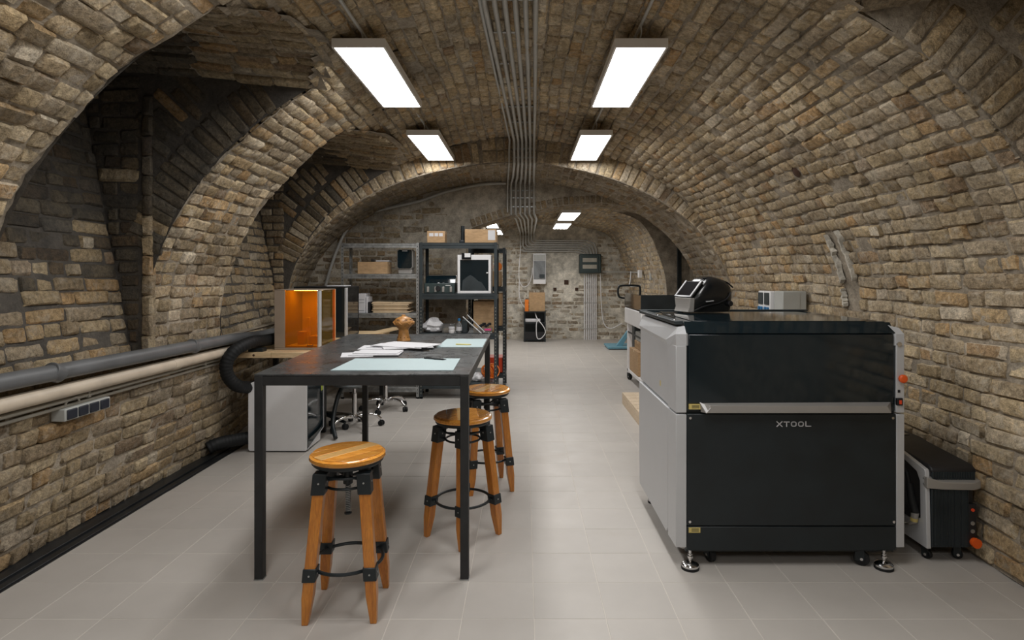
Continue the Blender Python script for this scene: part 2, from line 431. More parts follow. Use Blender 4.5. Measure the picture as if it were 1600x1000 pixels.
BAYS = [(-1, 2.66, 3.83, 2.76), (-1, 4.8, 6.75, 2.74), (1, .9, 2.52, 2.66), (-1, .2, 1.7, 2.76)]
def zl(X, Y, bay):
    sd, y0, y1, zc = bay; t = (2*(Y-(y0+y1)/2)/(y1-y0))
    return zc+.11*(abs(X-CXV)-1.15)-.13*t*t
def xb(z, Y, bay): return CXV+bay[0]*(spring(Y, bay[0])+.08+.19*(max(z, .9)-.95))
def in_bay(x, y, z):
    for b in BAYS:
        if (x-CXV)*b[0] > .6 and b[1] < y < b[2] and z > .95 and z < zl(x, y, b)-.0: return True
    return False
ceiling = structure('ceiling'); wall_left = structure('wall_left'); wall_right = structure('wall_right')
W_c, W_l, W_r = Wall(ceiling), Wall(wall_left), Wall(wall_right)
def sel_main(p_):
    if p_.x < CXV: return W_l if p_.z < 2.15 else W_c
    return W_r if p_.z < 2.3 else W_c
# mortar shell of the main vault
Ys = sorted(set(list(np.round(np.arange(-3, 6.76, .06), 3))+[y for b in BAYS for y in b[1:3]]+[6.75]))
Vs = list(np.linspace(0, VL, 190))
def shell_part(cond, name, parent, mat='mortar'):
    mb = MB(); idx = {}
    def vi(i, j):
        if (i, j) not in idx: idx[(i, j)] = len(mb.v); q = SM(Ys[i], Vs[j]); d_ = Vector((CXV-q.x, 0, 1.0-q.z)).normalized(); mb.v.append(tuple(q+d_*(random.gauss(-.002, .004)+.005*math.sin(7*q.y+5*q.z)*math.sin(11*q.x+3*q.y))))
        return idx[(i, j)]
    for i in range(len(Ys)-1):
        for j in range(len(Vs)-1):
            c = _S0((Ys[i]+Ys[i+1])/2, (Vs[j]+Vs[j+1])/2)
            if cond(c) and not in_bay(c.x, c.y, c.z+.0): mb.f.append((vi(i, j), vi(i+1, j), vi(i+1, j+1), vi(i, j+1)))
    return smesh(name, mb, mat, parent)
shell_part(lambda c: sel_main(c) is W_c, 'mortar_bed', ceiling); shell_part(lambda c: sel_main(c) is W_l, 'mortar_bed', wall_left); shell_part(lambda c: sel_main(c) is W_r, 'mortar_bed', wall_right)
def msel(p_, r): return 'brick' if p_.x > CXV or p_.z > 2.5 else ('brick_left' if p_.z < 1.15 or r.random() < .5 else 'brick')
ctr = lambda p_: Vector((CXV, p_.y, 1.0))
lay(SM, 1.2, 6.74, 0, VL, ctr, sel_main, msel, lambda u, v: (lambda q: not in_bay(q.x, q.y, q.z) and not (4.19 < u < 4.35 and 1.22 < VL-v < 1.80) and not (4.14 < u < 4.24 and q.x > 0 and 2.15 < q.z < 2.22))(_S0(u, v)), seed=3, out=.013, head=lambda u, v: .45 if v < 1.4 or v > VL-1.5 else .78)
# wall behind the camera, closing the room
mb = MB(); A = profile(-3); mb.add([(x, -3, z) for x, z in A], [tuple(range(len(A)))]); wb = smesh('wall_behind', mb, 'mortar')
# ---- side niches cut into the vault
for bi, bay in enumerate(BAYS):
    sd, y0, y1, zc = bay
    par = structure('trim_%d' % (bi+1)); WB = Wall(par, 300 if bi < 2 else 100)
    seen = bi < 3
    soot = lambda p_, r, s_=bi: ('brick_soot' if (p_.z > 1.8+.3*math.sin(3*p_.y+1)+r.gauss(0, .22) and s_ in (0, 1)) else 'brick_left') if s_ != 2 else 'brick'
    # niche back wall
    def SB(u, v, b=bay): z = .92+v; return Vector((xb(z, u, b), u, z))
    mb = MB(); ny, nz = 12, 14
    for i in range(ny+1):
        for j in range(nz+1): y = y0+(y1-y0)*i/ny; mb.v.append(tuple(SB(y, 2.05*j/nz)))
    mb.f = [(i*(nz+1)+j, (i+1)*(nz+1)+j, (i+1)*(nz+1)+j+1, i*(nz+1)+j+1) for i in range(ny) for j in range(nz)]
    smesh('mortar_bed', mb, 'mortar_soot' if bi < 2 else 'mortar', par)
    if seen: lay(SB, y0, y1, 0, 2.0, ctr, lambda p_: WB, soot, seed=20+bi, head=.4)
    # ledge
    mb = MB()
    for i in range(ny+1):
        y = y0+(y1-y0)*i/ny; mb.v += [(xb(.92, y, bay)-sd*0+sd*.02, y, .945), (CXV+sd*(spring(y, sd)-.02), y, .945)]
    mb.f = [(2*i, 2*i+2, 2*i+3, 2*i+1) for i in range(ny)]; smesh('ledge', mb, 'mortar', par)
    # lunette vault
    def SL(u, v, b=bay): X = CXV+b[0]*(.95+u); Y = b[1]+v; return Vector((X, Y, zl(X, Y, b)+.5*wob(X, Y, 0)))
    UW = spring((y0+y1)/2, sd)+.48-.95
    def okL(u, v, b=bay):
        q = SL(u, v); return q.z > zmain(q.x, q.y)-.01 and abs(q.x-CXV) < abs(xb(q.z, q.y, b)-CXV)+.02
    mb = MB(); nu, nv = 30, 20
    for i in range(nu+1):
        for j in range(nv+1): q = SL(UW*i/nu, (y1-y0)*j/nv); mb.v.append((q.x, q.y, q.z+.004))
    for i in range(nu):
        for j in range(nv):
            q = SL(UW*(i+.5)/nu, (y1-y0)*(j+.5)/nv)
            if q.z > zmain(q.x, q.y)-.05: mb.f.append((i*(nv+1)+j, (i+1)*(nv+1)+j, (i+1)*(nv+1)+j+1, i*(nv+1)+j+1))
    smesh('mortar_bed', mb, 'mortar', par)
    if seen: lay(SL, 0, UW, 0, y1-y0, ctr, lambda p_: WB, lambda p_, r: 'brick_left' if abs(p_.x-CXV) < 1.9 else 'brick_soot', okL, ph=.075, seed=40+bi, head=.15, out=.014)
    # side faces of the piers; the far one looks at the camera and carries radiating bricks
    for yy, near in ((y0, False), (y1, True)):
        mb = MB(); N = 26; z0 = .93
        for i in range(N+1):
            z = z0+(2.95-z0)*i/N
            t = max(0, (z-1.1)/1.9); pp = 1.88 if sd < 0 else 1.95
            xi = CXV+sd*spring(yy, sd)*((1-min(1, t)**pp)**(1/pp) if z > 1.1 else 1); xo = xb(z, yy, bay)
            mb.v += [(xi, yy, z), (xo, yy, z)]
        for i in range(N):
            q = mb.v[2*i+1]
            mb.f.append((2*i, 2*i+1, 2*i+3, 2*i+2))
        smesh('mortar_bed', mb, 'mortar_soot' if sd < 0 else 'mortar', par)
        if near and seen:
            inw = lambda p_: p_+Vector((0, -1, 0)); ex = spring(yy, sd)
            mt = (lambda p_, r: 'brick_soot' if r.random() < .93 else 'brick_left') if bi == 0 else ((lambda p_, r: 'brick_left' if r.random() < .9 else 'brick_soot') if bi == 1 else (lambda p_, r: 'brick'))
            SF = lambda u, v, s_=sd, Y=yy: Vector((CXV+s_*u, Y, .93+v))
            lay(SF, ex-.05, ex+.42, 0, 1.9, inw, lambda p_: WB, mt, lambda u, v: u > ex+.03 and u < abs(xb(.93+v, yy, bay)-CXV) and .93+v < zl(CXV+sd*u, yy, bay), seed=60+bi, head=.5)
            # radial rings
            for k in range(5):
                Lr = .25; n = 46
                for i in range(n):
                    th = PI/2*(.02+i*(.96/n))**1.0; pp = 1.88 if sd < 0 else 1.95
                    q = Vector((CXV+sd*ex*math.cos(th)**(2/pp), yy, 1.1+1.9*math.sin(th)**(2/pp)))
                    th2 = th+.01; q2 = Vector((CXV+sd*ex*math.cos(th2)**(2/pp), yy, 1.1+1.9*math.sin(th2)**(2/pp)))
                    tg = (q2-q).normalized(); nr = Vector((-tg.z, 0, tg.x)); nr = nr if nr.dot(Vector((q.x-CXV, 0, q.z-1.0))) > 0 else -nr
                    c = q+nr*(.13+k*.27+.06*(i % 2)*(k > 0))
                    if abs(c.x-CXV) > ex+.02 or c.z > zl(c.x, yy, bay)-.05: continue
                    nn = Vector((0, -1, 0)); nn = (nn+nr*random.gauss(0, .02)+tg*random.gauss(0, .03)).normalized()
                    WB.brick(c+Vector((0, -.010, 0)), nr, tg, nn, Lr*random.uniform(.95, 1.04), .070, .034, mt(c, random))
            if sd < 0 and yy < 6.5:   # upright brick arris at the pier corner
                for k in range(13):
                    z = 1.0+k*.128; WB.brick(Vector((CXV-ex+.03, yy-.030, z)), Vector((0, 0, 1)), Vector((1, 0, 0)), Vector((0, -1, 0)), .124, .06, .04, 'brick_soot' if k > 6 and bi == 0 else 'brick_left')
    WB.finish()
for s_, (ua, n0, n1) in enumerate(((4.185, 1.42, 1.80), (4.345, 1.40, 1.78), (4.36, 1.22, 1.36))):   # torn edges of old plaster in the right wall
    mb = MB(); n = 14; r_ = random.Random(s_)
    for i in range(n+1):
        v = VL-(n0+(n1-n0)*i/n); w_ = (.012+.022*r_.random())*(.4 if i in (0, n) else 1); uc = ua+r_.uniform(-.010, .010)
        for du, off in ((-w_, .004), (-w_*.5, .034), (w_*.5, .030), (w_, .004)):
            q = SM(uc+du, v); mb.v.append(tuple(q+(ctr(q)-q).normalized()*off))
    mb.f = [(i*4+j, i*4+j+1, (i+1)*4+j+1, (i+1)*4+j) for i in range(n) for j in range(3)]
    smesh('torn_plaster', mb, 'plaster', wall_right, 60)
q = SM(4.19, VL-2.62); qs = [(abs(SM(4.19, v).z-2.19), v) for v in np.linspace(VL*.55, VL-1, 80)]; q = SM(4.19, min(qs)[1]); d_ = (ctr(q)-q).normalized()
smesh('wall_hole', MB().lathe([(.001, .012), (.03, .010), (.045, .0)], (0, 0, 0), 12, Matrix.Translation(q) @ d_.to_track_quat('Z', 'Y').to_matrix().to_4x4()), 'claydark', wall_right)
W_c.finish(); W_l.finish(); W_r.finish()
# ---- transverse rib between the two rooms
YR, YT = 6.77, 8.1
def rib_z(th, a, b, p_=1.95): return (a*math.cos(th)**(2/p_), 1.1+b*math.sin(th)**(2/p_))
rib = structure('trim_5'); WR = Wall(rib)
def rp(s_):        # s in 0..1 from left floor to right floor
    A = []
    n = 60
    for i in range(n+1):
        th = PI*i/n; cs = math.cos(th); sn = max(0, math.sin(th)); sd = -1 if cs > 0 else 1; a = 2.60 if sd < 0 else 2.50
        A.append((CXV-(a*abs(cs)**(2/1.95))*(1 if cs > 0 else -1), 1.1+1.63*sn**(2/1.95)))
    return [(A[0][0]-.05, 0)]+A+[(A[-1][0]-.02, 0)]
RA = np.array(rp(0)); _rd = np.r_[0, np.cumsum(np.hypot(*np.diff(RA, axis=0).T))]; RL = _rd[-1]
def SR(u, v): return Vector(((lambda x: x if x > CXV else CXV+(x-CXV)*(1+.096*(u-YR)/(YT-YR)))(float(np.interp(v, _rd, RA[:, 0]))), u, float(np.interp(v, _rd, RA[:, 1]))+.3*wob(v, u, 0)))
mb = MB(); n = 90; m_ = 8
for i in range(m_+1):
    for j in range(n+1): mb.v.append(tuple(SR(YR+(YT-YR)*i/m_, RL*j/n)))
mb.f = [(i*(n+1)+j, (i+1)*(n+1)+j, (i+1)*(n+1)+j+1, i*(n+1)+j+1) for i in range(m_) for j in range(n)]
smesh('mortar_bed', mb, 'mortar', rib)
lay(SR, YR+.01, YT, 0, RL, ctr, lambda p_: WR, lambda p_, r: 'brick_back', seed=80, out=.006)
mb = MB(); n = 90                      # front face of the rib
AM = profile(6.75)
th = np.linspace(0, PI, n+1)
for t in th:
    cs, sn = math.cos(t), max(0, math.sin(t)); sgn = 1 if cs > 0 else -1; a = 2.60 if sgn > 0 else 2.50
    x1, z1 = CXV-a*abs(cs)**(2/1.95)*sgn, 1.1+1.63*sn**(2/1.95)
    x2, z2 = CXV-(a+.35)*abs(cs)**(2/1.95)*sgn, 1.1+2.1*sn**(2/1.95)
    mb.v += [(x1, YR, z1), (x2, YR, z2)]
mb.f = [(2*i, 2*i+2, 2*i+3, 2*i+1) for i in range(n)]
smesh('mortar_bed', mb, 'mortar', rib)
for i in range(82):
    t = .03*PI+.94*PI*i/81+random.gauss(0, .004); cs, sn = math.cos(t), math.sin(t); sgn = 1 if cs > 0 else -1; a = 2.60 if sgn > 0 else 2.50
    q = Vector((CXV-a*abs(cs)**(2/1.95)*sgn, YR, 1.1+1.63*sn**(2/1.95))); nr = Vector((-cs*.8, 0, sn)).normalized(); tg = Vector((nr.z, 0, -nr.x))
    gap = (zmain(q.x, 6.74)-q.z)*abs(nr.z)+.02
    for k in range(max(1, min(2, int(gap/.14)))):
        L = min(.26, max(.1, gap)) if k == 0 and gap < .28 else .14
        WR.brick(q+nr*(L/2+.145*k+.004)+Vector((0, -.014+random.gauss(0, .004), 0)), nr, tg, (Vector((0, -1, 0))+tg*random.gauss(0, .03)).normalized(), L-.008, .084, .034, 'brick' if .12 < t/PI < .88 else 'brick_left')
WR.finish()
# ---- tympanum wall with the low arched opening
OP = [(-.80, 0), (-.80, 1.9), (-.74, 2.09), (-.26, 2.25), (.09, 2.32), (.52, 2.40), (1.05, 2.43), (1.45, 2.38), (1.74, 2.31), (2.05, 2.19), (2.25, 1.98), (2.38, 1.8), (2.44, 1.4), (2.45, 0)]
OX, OZ = [a for a, b in OP], [b for a, b in OP]
def open_z(x): return -1 if x < -.8 or x > 2.45 else float(np.interp(x, [-.8, -.74, -.26, .09, .52, 1.05, 1.45, 1.74, 2.05, 2.25, 2.38, 2.45], [1.9, 2.09, 2.25, 2.32, 2.4, 2.43, 2.38, 2.31, 2.19, 1.98, 1.8, 1.3]))
wall_back = structure('wall_back'); WK = Wall(wall_back)
def rib_top(x):
    t = abs(x-CXV)/(2.85 if x < CXV else 2.5)
    return 1.1+1.63*superz(t, 1.95) if t < 1 else 1.1
mb = MB(); n = 80; xs = sorted(set(list(np.linspace(-3.1, 2.6, n))+[-.8, 2.45]))
for x in xs:
    mb.v += [(x, YT, max(0, open_z(x+.001) if x < 2.45 else 0)), (x, YT, rib_top(x)+.12)]
for i in range(len(xs)-1):
    if abs(xs[i]+.8) < 1e-6: pass
    lo0 = max(0, open_z((xs[i]+xs[i+1])/2))
    a = len(mb.v); lo = lambda x: max(0, open_z(min(max(x, -.7999), 2.4499))) if lo0 > 0 else 0
    mb.v += [(xs[i], YT, lo(xs[i])), (xs[i+1], YT, lo(xs[i+1])), (xs[i+1], YT, rib_top(xs[i+1])+.12), (xs[i], YT, rib_top(xs[i])+.12)]
    mb.f.append((a, a+1, a+2, a+3))
smesh('mortar_bed', mb, 'plaster_grey', wall_back)
lay(lambda u, v: Vector((u, YT, v)), -2.98, 2.5, 0, 2.8, lambda p_: p_+Vector((0, -1, 0)), lambda p_: WK, lambda p_, r: 'brick_back',
    lambda u, v: v < rib_top(u)-.02 and v > open_z(u)+.10 and (u < -1.25+.22*math.sin(9*v) or (u > 1.3 and v < 2.45)), seed=90, out=.004, head=.35)
for i in range(44):       # rough voussoirs round the opening
    x = -.76+3.16*i/43; z = open_z(x); dz = open_z(min(2.44, x+.02))-z; tg = Vector((.02, 0, dz)).normalized(); nr = Vector((-tg.z, 0, tg.x))
    WK.brick(Vector((x, YT-.008, z))+nr*.06, nr, tg, Vector((0, -1, 0)), .11, .065, .034, 'brick_back')
mb = MB(); YO = 8.6       # soffit and jambs of the opening
pts = [(x, z) for x, z in OP]
for x, z in pts: mb.v += [(x, YT, z), (x, YO, z)]
mb.f = [(2*i, 2*i+1, 2*i+3, 2*i+2) for i in range(len(pts)-1)]
smesh('soffit', mb, 'mortar', wall_back)
OA = np.array(OP); _od = np.r_[0, np.cumsum(np.hypot(*np.diff(OA, axis=0).T))]
lay(lambda u, v: Vector((float(np.interp(v, _od, OA[:, 0])), u, float(np.interp(v, _od, OA[:, 1])))), YT, YO, 0, _od[-1], lambda p_: Vector((.8, p_.y, 1)), lambda p_: WK, lambda p_, r: 'brick_back', seed=91, out=.003)
WK.finish()
# ---- rear room
RP = [(-1.32, 0), (-1.32, 1.2), (-1.05, 1.95), (-.4, 2.45), (.0, 2.55), (.5, 2.6), (1.2, 2.55), (1.8, 2.40), (2.06, 2.14), (2.22, 1.77), (2.32, 1.45), (2.36, 1), (2.38, 0)]
PA = np.array([tuple(q)[:2] for q in [(v.x, v.z) for v in spline([(x, 0, z) for x, z in RP], 6)]]); _pd = np.r_[0, np.cumsum(np.hypot(*np.diff(PA, axis=0).T))]
YF = 13.5; YP = 9.85
def SP(u, v): return Vector((float(np.interp(v, _pd, PA[:, 0])), u, float(np.interp(v, _pd, PA[:, 1]))+.4*wob(v, u, 0)))
rear = structure('ceiling_rear'); WP = Wall(rear)
def in_rb(q): return q.y < YP and q.x > 1.5 and q.z < 2.5+.2*(q.x-1.5)*0+.0
mb = MB(); n = 70; m_ = 40; yy = list(np.linspace(YO, YP, 10))+list(np.linspace(YP, YF, 22))[1:]
for y in yy:
    for j in range(n+1): mb.v.append(tuple(SP(y, _pd[-1]*j/n)))
for i in range(len(yy)-1):
    for j in range(n):
        q = SP((yy[i]+yy[i+1])/2, _pd[-1]*(j+.5)/n)
        if not in_rb(q): mb.f.append((i*(n+1)+j, (i+1)*(n+1)+j, (i+1)*(n+1)+j+1, i*(n+1)+j+1))
smesh('mortar_bed', mb, 'mortar', rear)
lay(SP, YO, YF, 0, _pd[-1], lambda p_: Vector((.6, p_.y, 1)), lambda p_: WP, lambda p_, r: 'brick' if p_.x > .3 else 'brick_back', lambda u, v: (lambda q: not in_rb(q))(SP(u, v)), seed=95, out=.006)
# alcove in the right wall of the rear room
mb = MB(); xo = 2.95
mb.add([(xo, YO, 0), (xo, YP, 0), (xo, YP, 2.5), (xo, YO, 2.5)], [(0, 1, 2, 3)]); mb.add([(1.45, YO, 2.50), (1.45, YP, 2.50), (xo, YP, 2.45), (xo, YO, 2.45)], [(0, 1, 2, 3)])
mb.add([(2.4, YO, 0), (xo, YO, 0), (xo, YO, 2.6), (1.4, YO, 2.6), (1.4, YO, 2.38), (1.74, YO, 2.31), (2.05, YO, 2.19), (2.25, YO, 1.98), (2.38, YO, 1.8)], [tuple(range(9))])
sel = [(x, z) for x, z in PA if x > 1.45]
mb.add([(x, YP, z) for x, z in sel]+[(xo, YP, 0), (xo, YP, 2.62), (1.45, YP, 2.62)], [tuple(range(len(sel)+3))])
smesh('alcove', mb, 'mortar', rear)
lay(lambda u, v: Vector((xo, u, v)), YO, YP, 0, 2.44, lambda p_: Vector((0, p_.y, 1)), lambda p_: WP, lambda p_, r: 'brick_left', seed=96, out=.006)
WP.finish()
mb = MB()
mb.box(2.5, 2.56, 9.72, 9.78, 0, 2.1); mb.box(2.5, 2.56, 8.66, 8.72, 0, 2.1); mb.box(2.5, 2.56, 8.66, 9.78, 2.05, 2.1)
o = obj('door_1', mb, 'black'); o['kind'] = 'structure'
# front edge above the opening, far side
mb = MB(); n = 60
def pz(x): return float(np.interp(x, [a for a, b in PA[20:]], [b for a, b in PA[20:]]))
# far wall: mortar-smeared brick with a flush plaster panel
wall_far = structure('wall_far'); WF = Wall(wall_far)
mb = MB(); mb.add([(-1.5, YF, 0), (2.6, YF, 0), (2.6, YF, 2.8), (-1.5, YF, 2.8)], [(0, 1, 2, 3)]); smesh('mortar_bed', mb, 'plaster', wall_far)
lay(lambda u, v: Vector((u, YF, v)), -1.35, 2.4, 0, 2.6, lambda p_: p_+Vector((0, -1, 0)), lambda p_: WF, lambda p_, r: 'brick_far',
    lambda u, v: (u < .08 or u > 1.62 or v < 1.2+.12*math.sin(5*u)), seed=97, out=.0, head=.3)
WF.finish()
mb = MB()          # smooth remains of plaster, with ragged outline
pl = []
for k in range(36):
    a = 2*PI*k/36; rr = 1+.18*math.sin(3*a)+.12*math.sin(7*a+1); pl.append((.80+.36*rr*math.cos(a), 1.70+.30*rr*math.sin(a)))
mb.prism(pl, YF-.012, YF+.0); o = obj('plaster_patch', mb, 'plaster', wall_far)
for (x, y, s_) in ((885, 441, .05), (867, 452, .035), (901, 452, .035)):
    c = P(x, y, YF-.02); obj('wall_hole', MB().box(c.x-s_, c.x+s_, c.y-.004, c.y+.01, c.z-s_, c.z+s_), 'claydark', wall_far)
# rear left side wall in front
# ---------------------------------------------------------------- floor: individual tiles on a grout bed
floor = structure('floor')
mb = MB(); mb.add([(-3.2, -3.1, -.0012), (3.2, -3.1, -.0012), (3.2, 13.6, -.0012), (-3.2, 13.6, -.0012)], [(0, 1, 2, 3)]); smesh('grout_bed', mb, 'grout', floor, None)
TX, TY = .304, .2965
def tile_mesh(wx, wy):
    mb = MB(); e = .0015; mb.add([(-wx, -wy, -.002), (wx, -wy, -.002), (wx, wy, -.002), (-wx, wy, -.002), (-wx+e, -wy+e, 0), (wx-e, -wy+e, 0), (wx-e, wy-e, 0), (-wx+e, wy-e, 0)],
       [(4, 5, 6, 7), (0, 1, 5, 4), (1, 2, 6, 5), (2, 3, 7, 6), (3, 0, 4, 7)]); return mb
tm = mkmesh('tile', tile_mesh(TX/2-.0012, TY/2-.0012), M['tile']); tl = []
for i in range(-5, 15):
    for j in range(-19, 38):
        x = -1.785+TX*(i-.5)+.0; y = 2.51+TY*(j-.5)
        if y > YF or x < -2.75 or x > 2.5: continue
        px = CX+x*F/max(y, .1); vis = y > 2.2 and -60 < px < 1660
        tl.append((0 if vis else 1, y, x))
tl.sort(); rest = MB()
for k, (nv_, y, x) in enumerate(tl):
    if k < 300 and nv_ == 0:
        o = bpy.data.objects.new('tile', tm); link(o, floor); o.location = (x, y, random.uniform(-.0006, .0006)); o.rotation_euler = (random.gauss(0, .0008), random.gauss(0, .0008), 0)
    else: rest.add(tile_mesh(TX/2-.0012, TY/2-.0012).v, [(4, 5, 6, 7), (0, 1, 5, 4), (1, 2, 6, 5), (2, 3, 7, 6), (3, 0, 4, 7)], Matrix.Translation((x, y, 0)))
o = smesh('tiling', rest, 'tile', floor, None); o['kind'] = 'stuff'
# floor channel along the left wall
ch = structure('trim_6')
for a, b, h in ((-2.60, -2.525, .012), (-2.515, -2.455, .02), (-2.44, -2.40, .012)):
    obj('channel_rail', MB().box(a, b, 1.2, 5.15, 0, h), 'channel', ch, .003)
obj('channel_bed', MB().box(-2.62, -2.39, 1.2, 5.15, -.01, .004), 'blackplastic', ch)
# ================================================================ LAMPS
def make_lamp():
    t = thing('ceiling_lamp', 'x', 'lamp')
    w_, l_, h_ = .150, .60, .05
    mb = MB()
    for x0, x1, y0, y1 in ((-w_, -w_+.012, -l_, l_), (w_-.012, w_, -l_, l_), (-w_+.012, w_-.012, -l_, -l_+.012), (-w_+.012, w_-.012, l_-.012, l_)): mb.box(x0, x1, y0, y1, 0, h_)
    obj('housing', mb, 'lampframe', t)
    obj('back_plate', MB().box(-w_+.012, w_-.012, -l_+.012, l_-.012, h_-.006, h_-.001), 'lampframe', t)
    mb = MB(); mb.add([(-w_+.012, -l_+.012, .004), (w_-.012, -l_+.012, .004), (w_-.012, l_-.012, .004), (-w_+.012, l_-.012, .004)], [(0, 1, 2, 3)]); obj('diffuser', mb, 'lamp', t)
    mb = MB(); mb.tube(spline([(0, -.50, h_), (.004, -.52, .07), (.008, -.56, .10), (0, -.57, .135)], 4), .0045, 6); obj('cable', mb, 'conduit', t)
    for y in (.45, -.45): obj('suspension_wire', MB().cyl((0, y, h_-.002), (0, y, .15), .0015, 6), 'steel', t)
    return t
lamp = make_lamp(); G = 'hanging lamp panels'
spots = [(-.935, 3.94, 2.73, 'nearest lamp panel on the left of the conduits'), (.655, 3.94, 2.73, 'nearest lamp panel on the right of the conduits'),
         (-.935, 6.045, 2.73, 'second lamp panel on the left, before the brick rib'), (.655, 6.045, 2.73, 'second lamp panel on the right, before the brick rib'),
         (.70, 9.55, 2.385, 'lamp panel in the rear room, the nearer of the two on the right'), (.71, 11.45, 2.385, 'lamp panel in the rear room, the farther of the two on the right'),
         (-.60, 9.9, 2.28, 'lamp panel in the rear room seen above the cardboard box'),
         (-.60, 11.9, 2.30, 'lamp panel added out of sight at the back left to brighten the rear room'),  # extra hidden lamp, added only to brighten the rear room and far wall
         (-.935, 1.84, 2.73, 'lamp panel above the camera on the left'), (.655, 1.84, 2.73, 'lamp panel above the camera on the right'),
         (-.935, -.9, 2.73, 'lamp panel behind the camera on the left'), (.655, -.9, 2.73, 'lamp panel behind the camera on the right')]
for i, (x, y, z, lb) in enumerate(spots):
    lb = 'white rectangular '+lb
    if i == 0: lamp.location = (x, y, z); lamp['label'] = lb; lamp['group'] = G
    else: dup(lamp, (x, y, z), 0, lb)
for x, lb in ((-.93, 'left'), (.66, 'right')):
    tag(obj('lamp_conduit', MB().tube([(x, y, zmain(x, y)-.022) for y in (1.0, 2.5, 4.0, 5.5, 6.6)], .010, 8), 'conduit'), 'thin conduit on the vault above the %s row of lamp panels' % lb, 'conduit')
# ================================================================ WORK TABLE AND WHAT LIES ON IT
t = thing('work_table', 'long black steel work table with scuffed top and thin square legs', 'table', (-.8, 3.8, 0))
TZ = .98
mb = MB(); mb.add([(-1.285, 2.825, TZ-.008), (-.265, 2.825, TZ-.008), (-.275, 4.76, TZ-.008), (-1.40, 4.76, TZ-.008), (-1.285, 2.825, TZ), (-.265, 2.825, TZ), (-.275, 4.76, TZ), (-1.40, 4.76, TZ)],
    [(3, 2, 1, 0), (4, 5, 6, 7), (0, 1, 5, 4), (1, 2, 6, 5), (2, 3, 7, 6), (3, 0, 4, 7)]); obj('table_top', mb, 'tabletop', t, .002)
for x, y in ((-1.265, 2.845), (-.287, 2.845), (-1.265, 4.72), (-.297, 4.72)):
    l = obj('leg', MB().box(x-.02, x+.02, y-.02, y+.02, .006, TZ-.009), 'frame', t, .002)
    obj('foot_plate', MB().box(x-.022, x+.022, y-.022, y+.022, 0, .006), 'steel', l)
for a in ((-1.245, -.307, 2.827, 2.862), (-1.245, -.317, 4.70, 4.738)): obj('rail', MB().box(a[0], a[1], a[2], a[3], TZ-.055, TZ-.009), 'frame', t, .002)
obj('rail', MB().prism([(-1.285, 2.865), (-1.248, 2.865), (-1.248, 4.70), (-1.285, 4.70)], TZ-.055, TZ-.009, 'z'), 'frame', t)
obj('rail', MB().prism([(-.305, 2.865), (-.267, 2.865), (-.278, 4.70), (-.316, 4.70)], TZ-.055, TZ-.009, 'z'), 'frame', t)
T0 = TZ+.0005
def sheet(name, pts, mat, label, cat, group=None, z=T0, h=.002, bev=0):
    o = obj(name, MB().prism(pts, z, z+h, 'z'), mat, None, bev, None); return tag(o, label, cat, group)
sheet('cutting_mat', [(-.955, 2.925), (-.352, 2.925), (-.362, 3.34), (-.950, 3.34)], 'mat', 'wide pale blue-green mat at the front of the black table, with a black pen', 'mat', h=.003)
sheet('cutting_mat', [(-.572, 3.87), (-.275, 3.87), (-.278, 4.37), (-.572, 4.37)], 'mat', 'small pale blue-green mat at the back right of the table, with a yellow pencil', 'mat', h=.003)
pen = thing('pen', 'black pen with silver clip lying on the front mat', 'pen', (-.50, 3.29, T0+.003))
a, b = Vector((-.562, 3.325, T0+.0075)), Vector((-.430, 3.262, T0+.0075)); d = (b-a).normalized()
obj('barrel', MB().tube([a, a+d*.125, b], [.0045, .0042, .001], 10), 'blackplastic', pen); obj('clip', MB().cyl(a+d*.01+Vector((0, 0, .005)), a+d*.05+Vector((0, 0, .005)), .0012, 6), 'chrome', pen)
pen = thing('pencil', 'short yellow pencil lying on the small mat', 'pencil', (-.4, 3.98, T0+.003))
a, b = Vector((-.462, 3.99, T0+.0075)), Vector((-.354, 3.965, T0+.0075)); d = (b-a).normalized()
obj('barrel', MB().tube([a, b-d*.012], .0042, 6), 'yellow', pen); obj('tip', MB().tube([b-d*.012, b], [.0042, .0006], 6), 'kraft', pen)
def papers(specs, base, mat='paper', label='', group='papers on the table'):
    for i, (cx, cy, w_, l_, an) in enumerate(specs):
        c, s = math.cos(an), math.sin(an); q = [(cx+c*x-s*y, cy+s*x+c*y) for x, y in ((-w_, -l_), (w_, -l_), (w_, l_), (-w_, l_))]
        sheet('paper_sheet', q, mat, label[i], 'paper', group, z=base+i*.0045, h=.004)
papers([(-.985, 3.50, .09, .10, .25), (-.88, 3.53, .145, .09, .04), (-.875, 3.56, .13, .085, -.05)], T0, label=['white sheet sticking out at the left, lowest of the front papers', 'white sheet in the middle of the front papers behind the mat', 'white sheet on top of the front papers, left of the notebook'])
papers([(-.86, 3.86, .20, .11, .06), (-.80, 3.90, .20, .12, -.16), (-.76, 3.84, .155, .12, .30), (-.77, 3.88, .19, .13, -.42)], T0,
       label=['lowest white sheet of the fanned papers in front of the vase', 'second white sheet up in the fanned papers near the vase', 'third white sheet up in the fanned papers near the vase', 'top white printed sheet of the fanned papers near the vase'])
bc = thing('binder_clip', 'black clip with wire loop beside the fanned papers', 'clip', (-.66, 3.66, T0))
obj('jaw', MB().prism([(0, 0), (.03, 0), (.004, .02), (0, .02)], -.09, .0, 'y', Matrix.Translation((-.69, 3.72, T0)) @ Matrix.Rotation(1.2, 4, 'Z')), 'blackplastic', bc)
obj('wire_loop', MB().tube([(-.68, 3.68, T0+.004), (-.62, 3.64, T0+.004), (-.59, 3.67, T0+.004), (-.61, 3.71, T0+.004), (-.66, 3.71, T0+.012)], .0025, 6), 'chrome', bc)
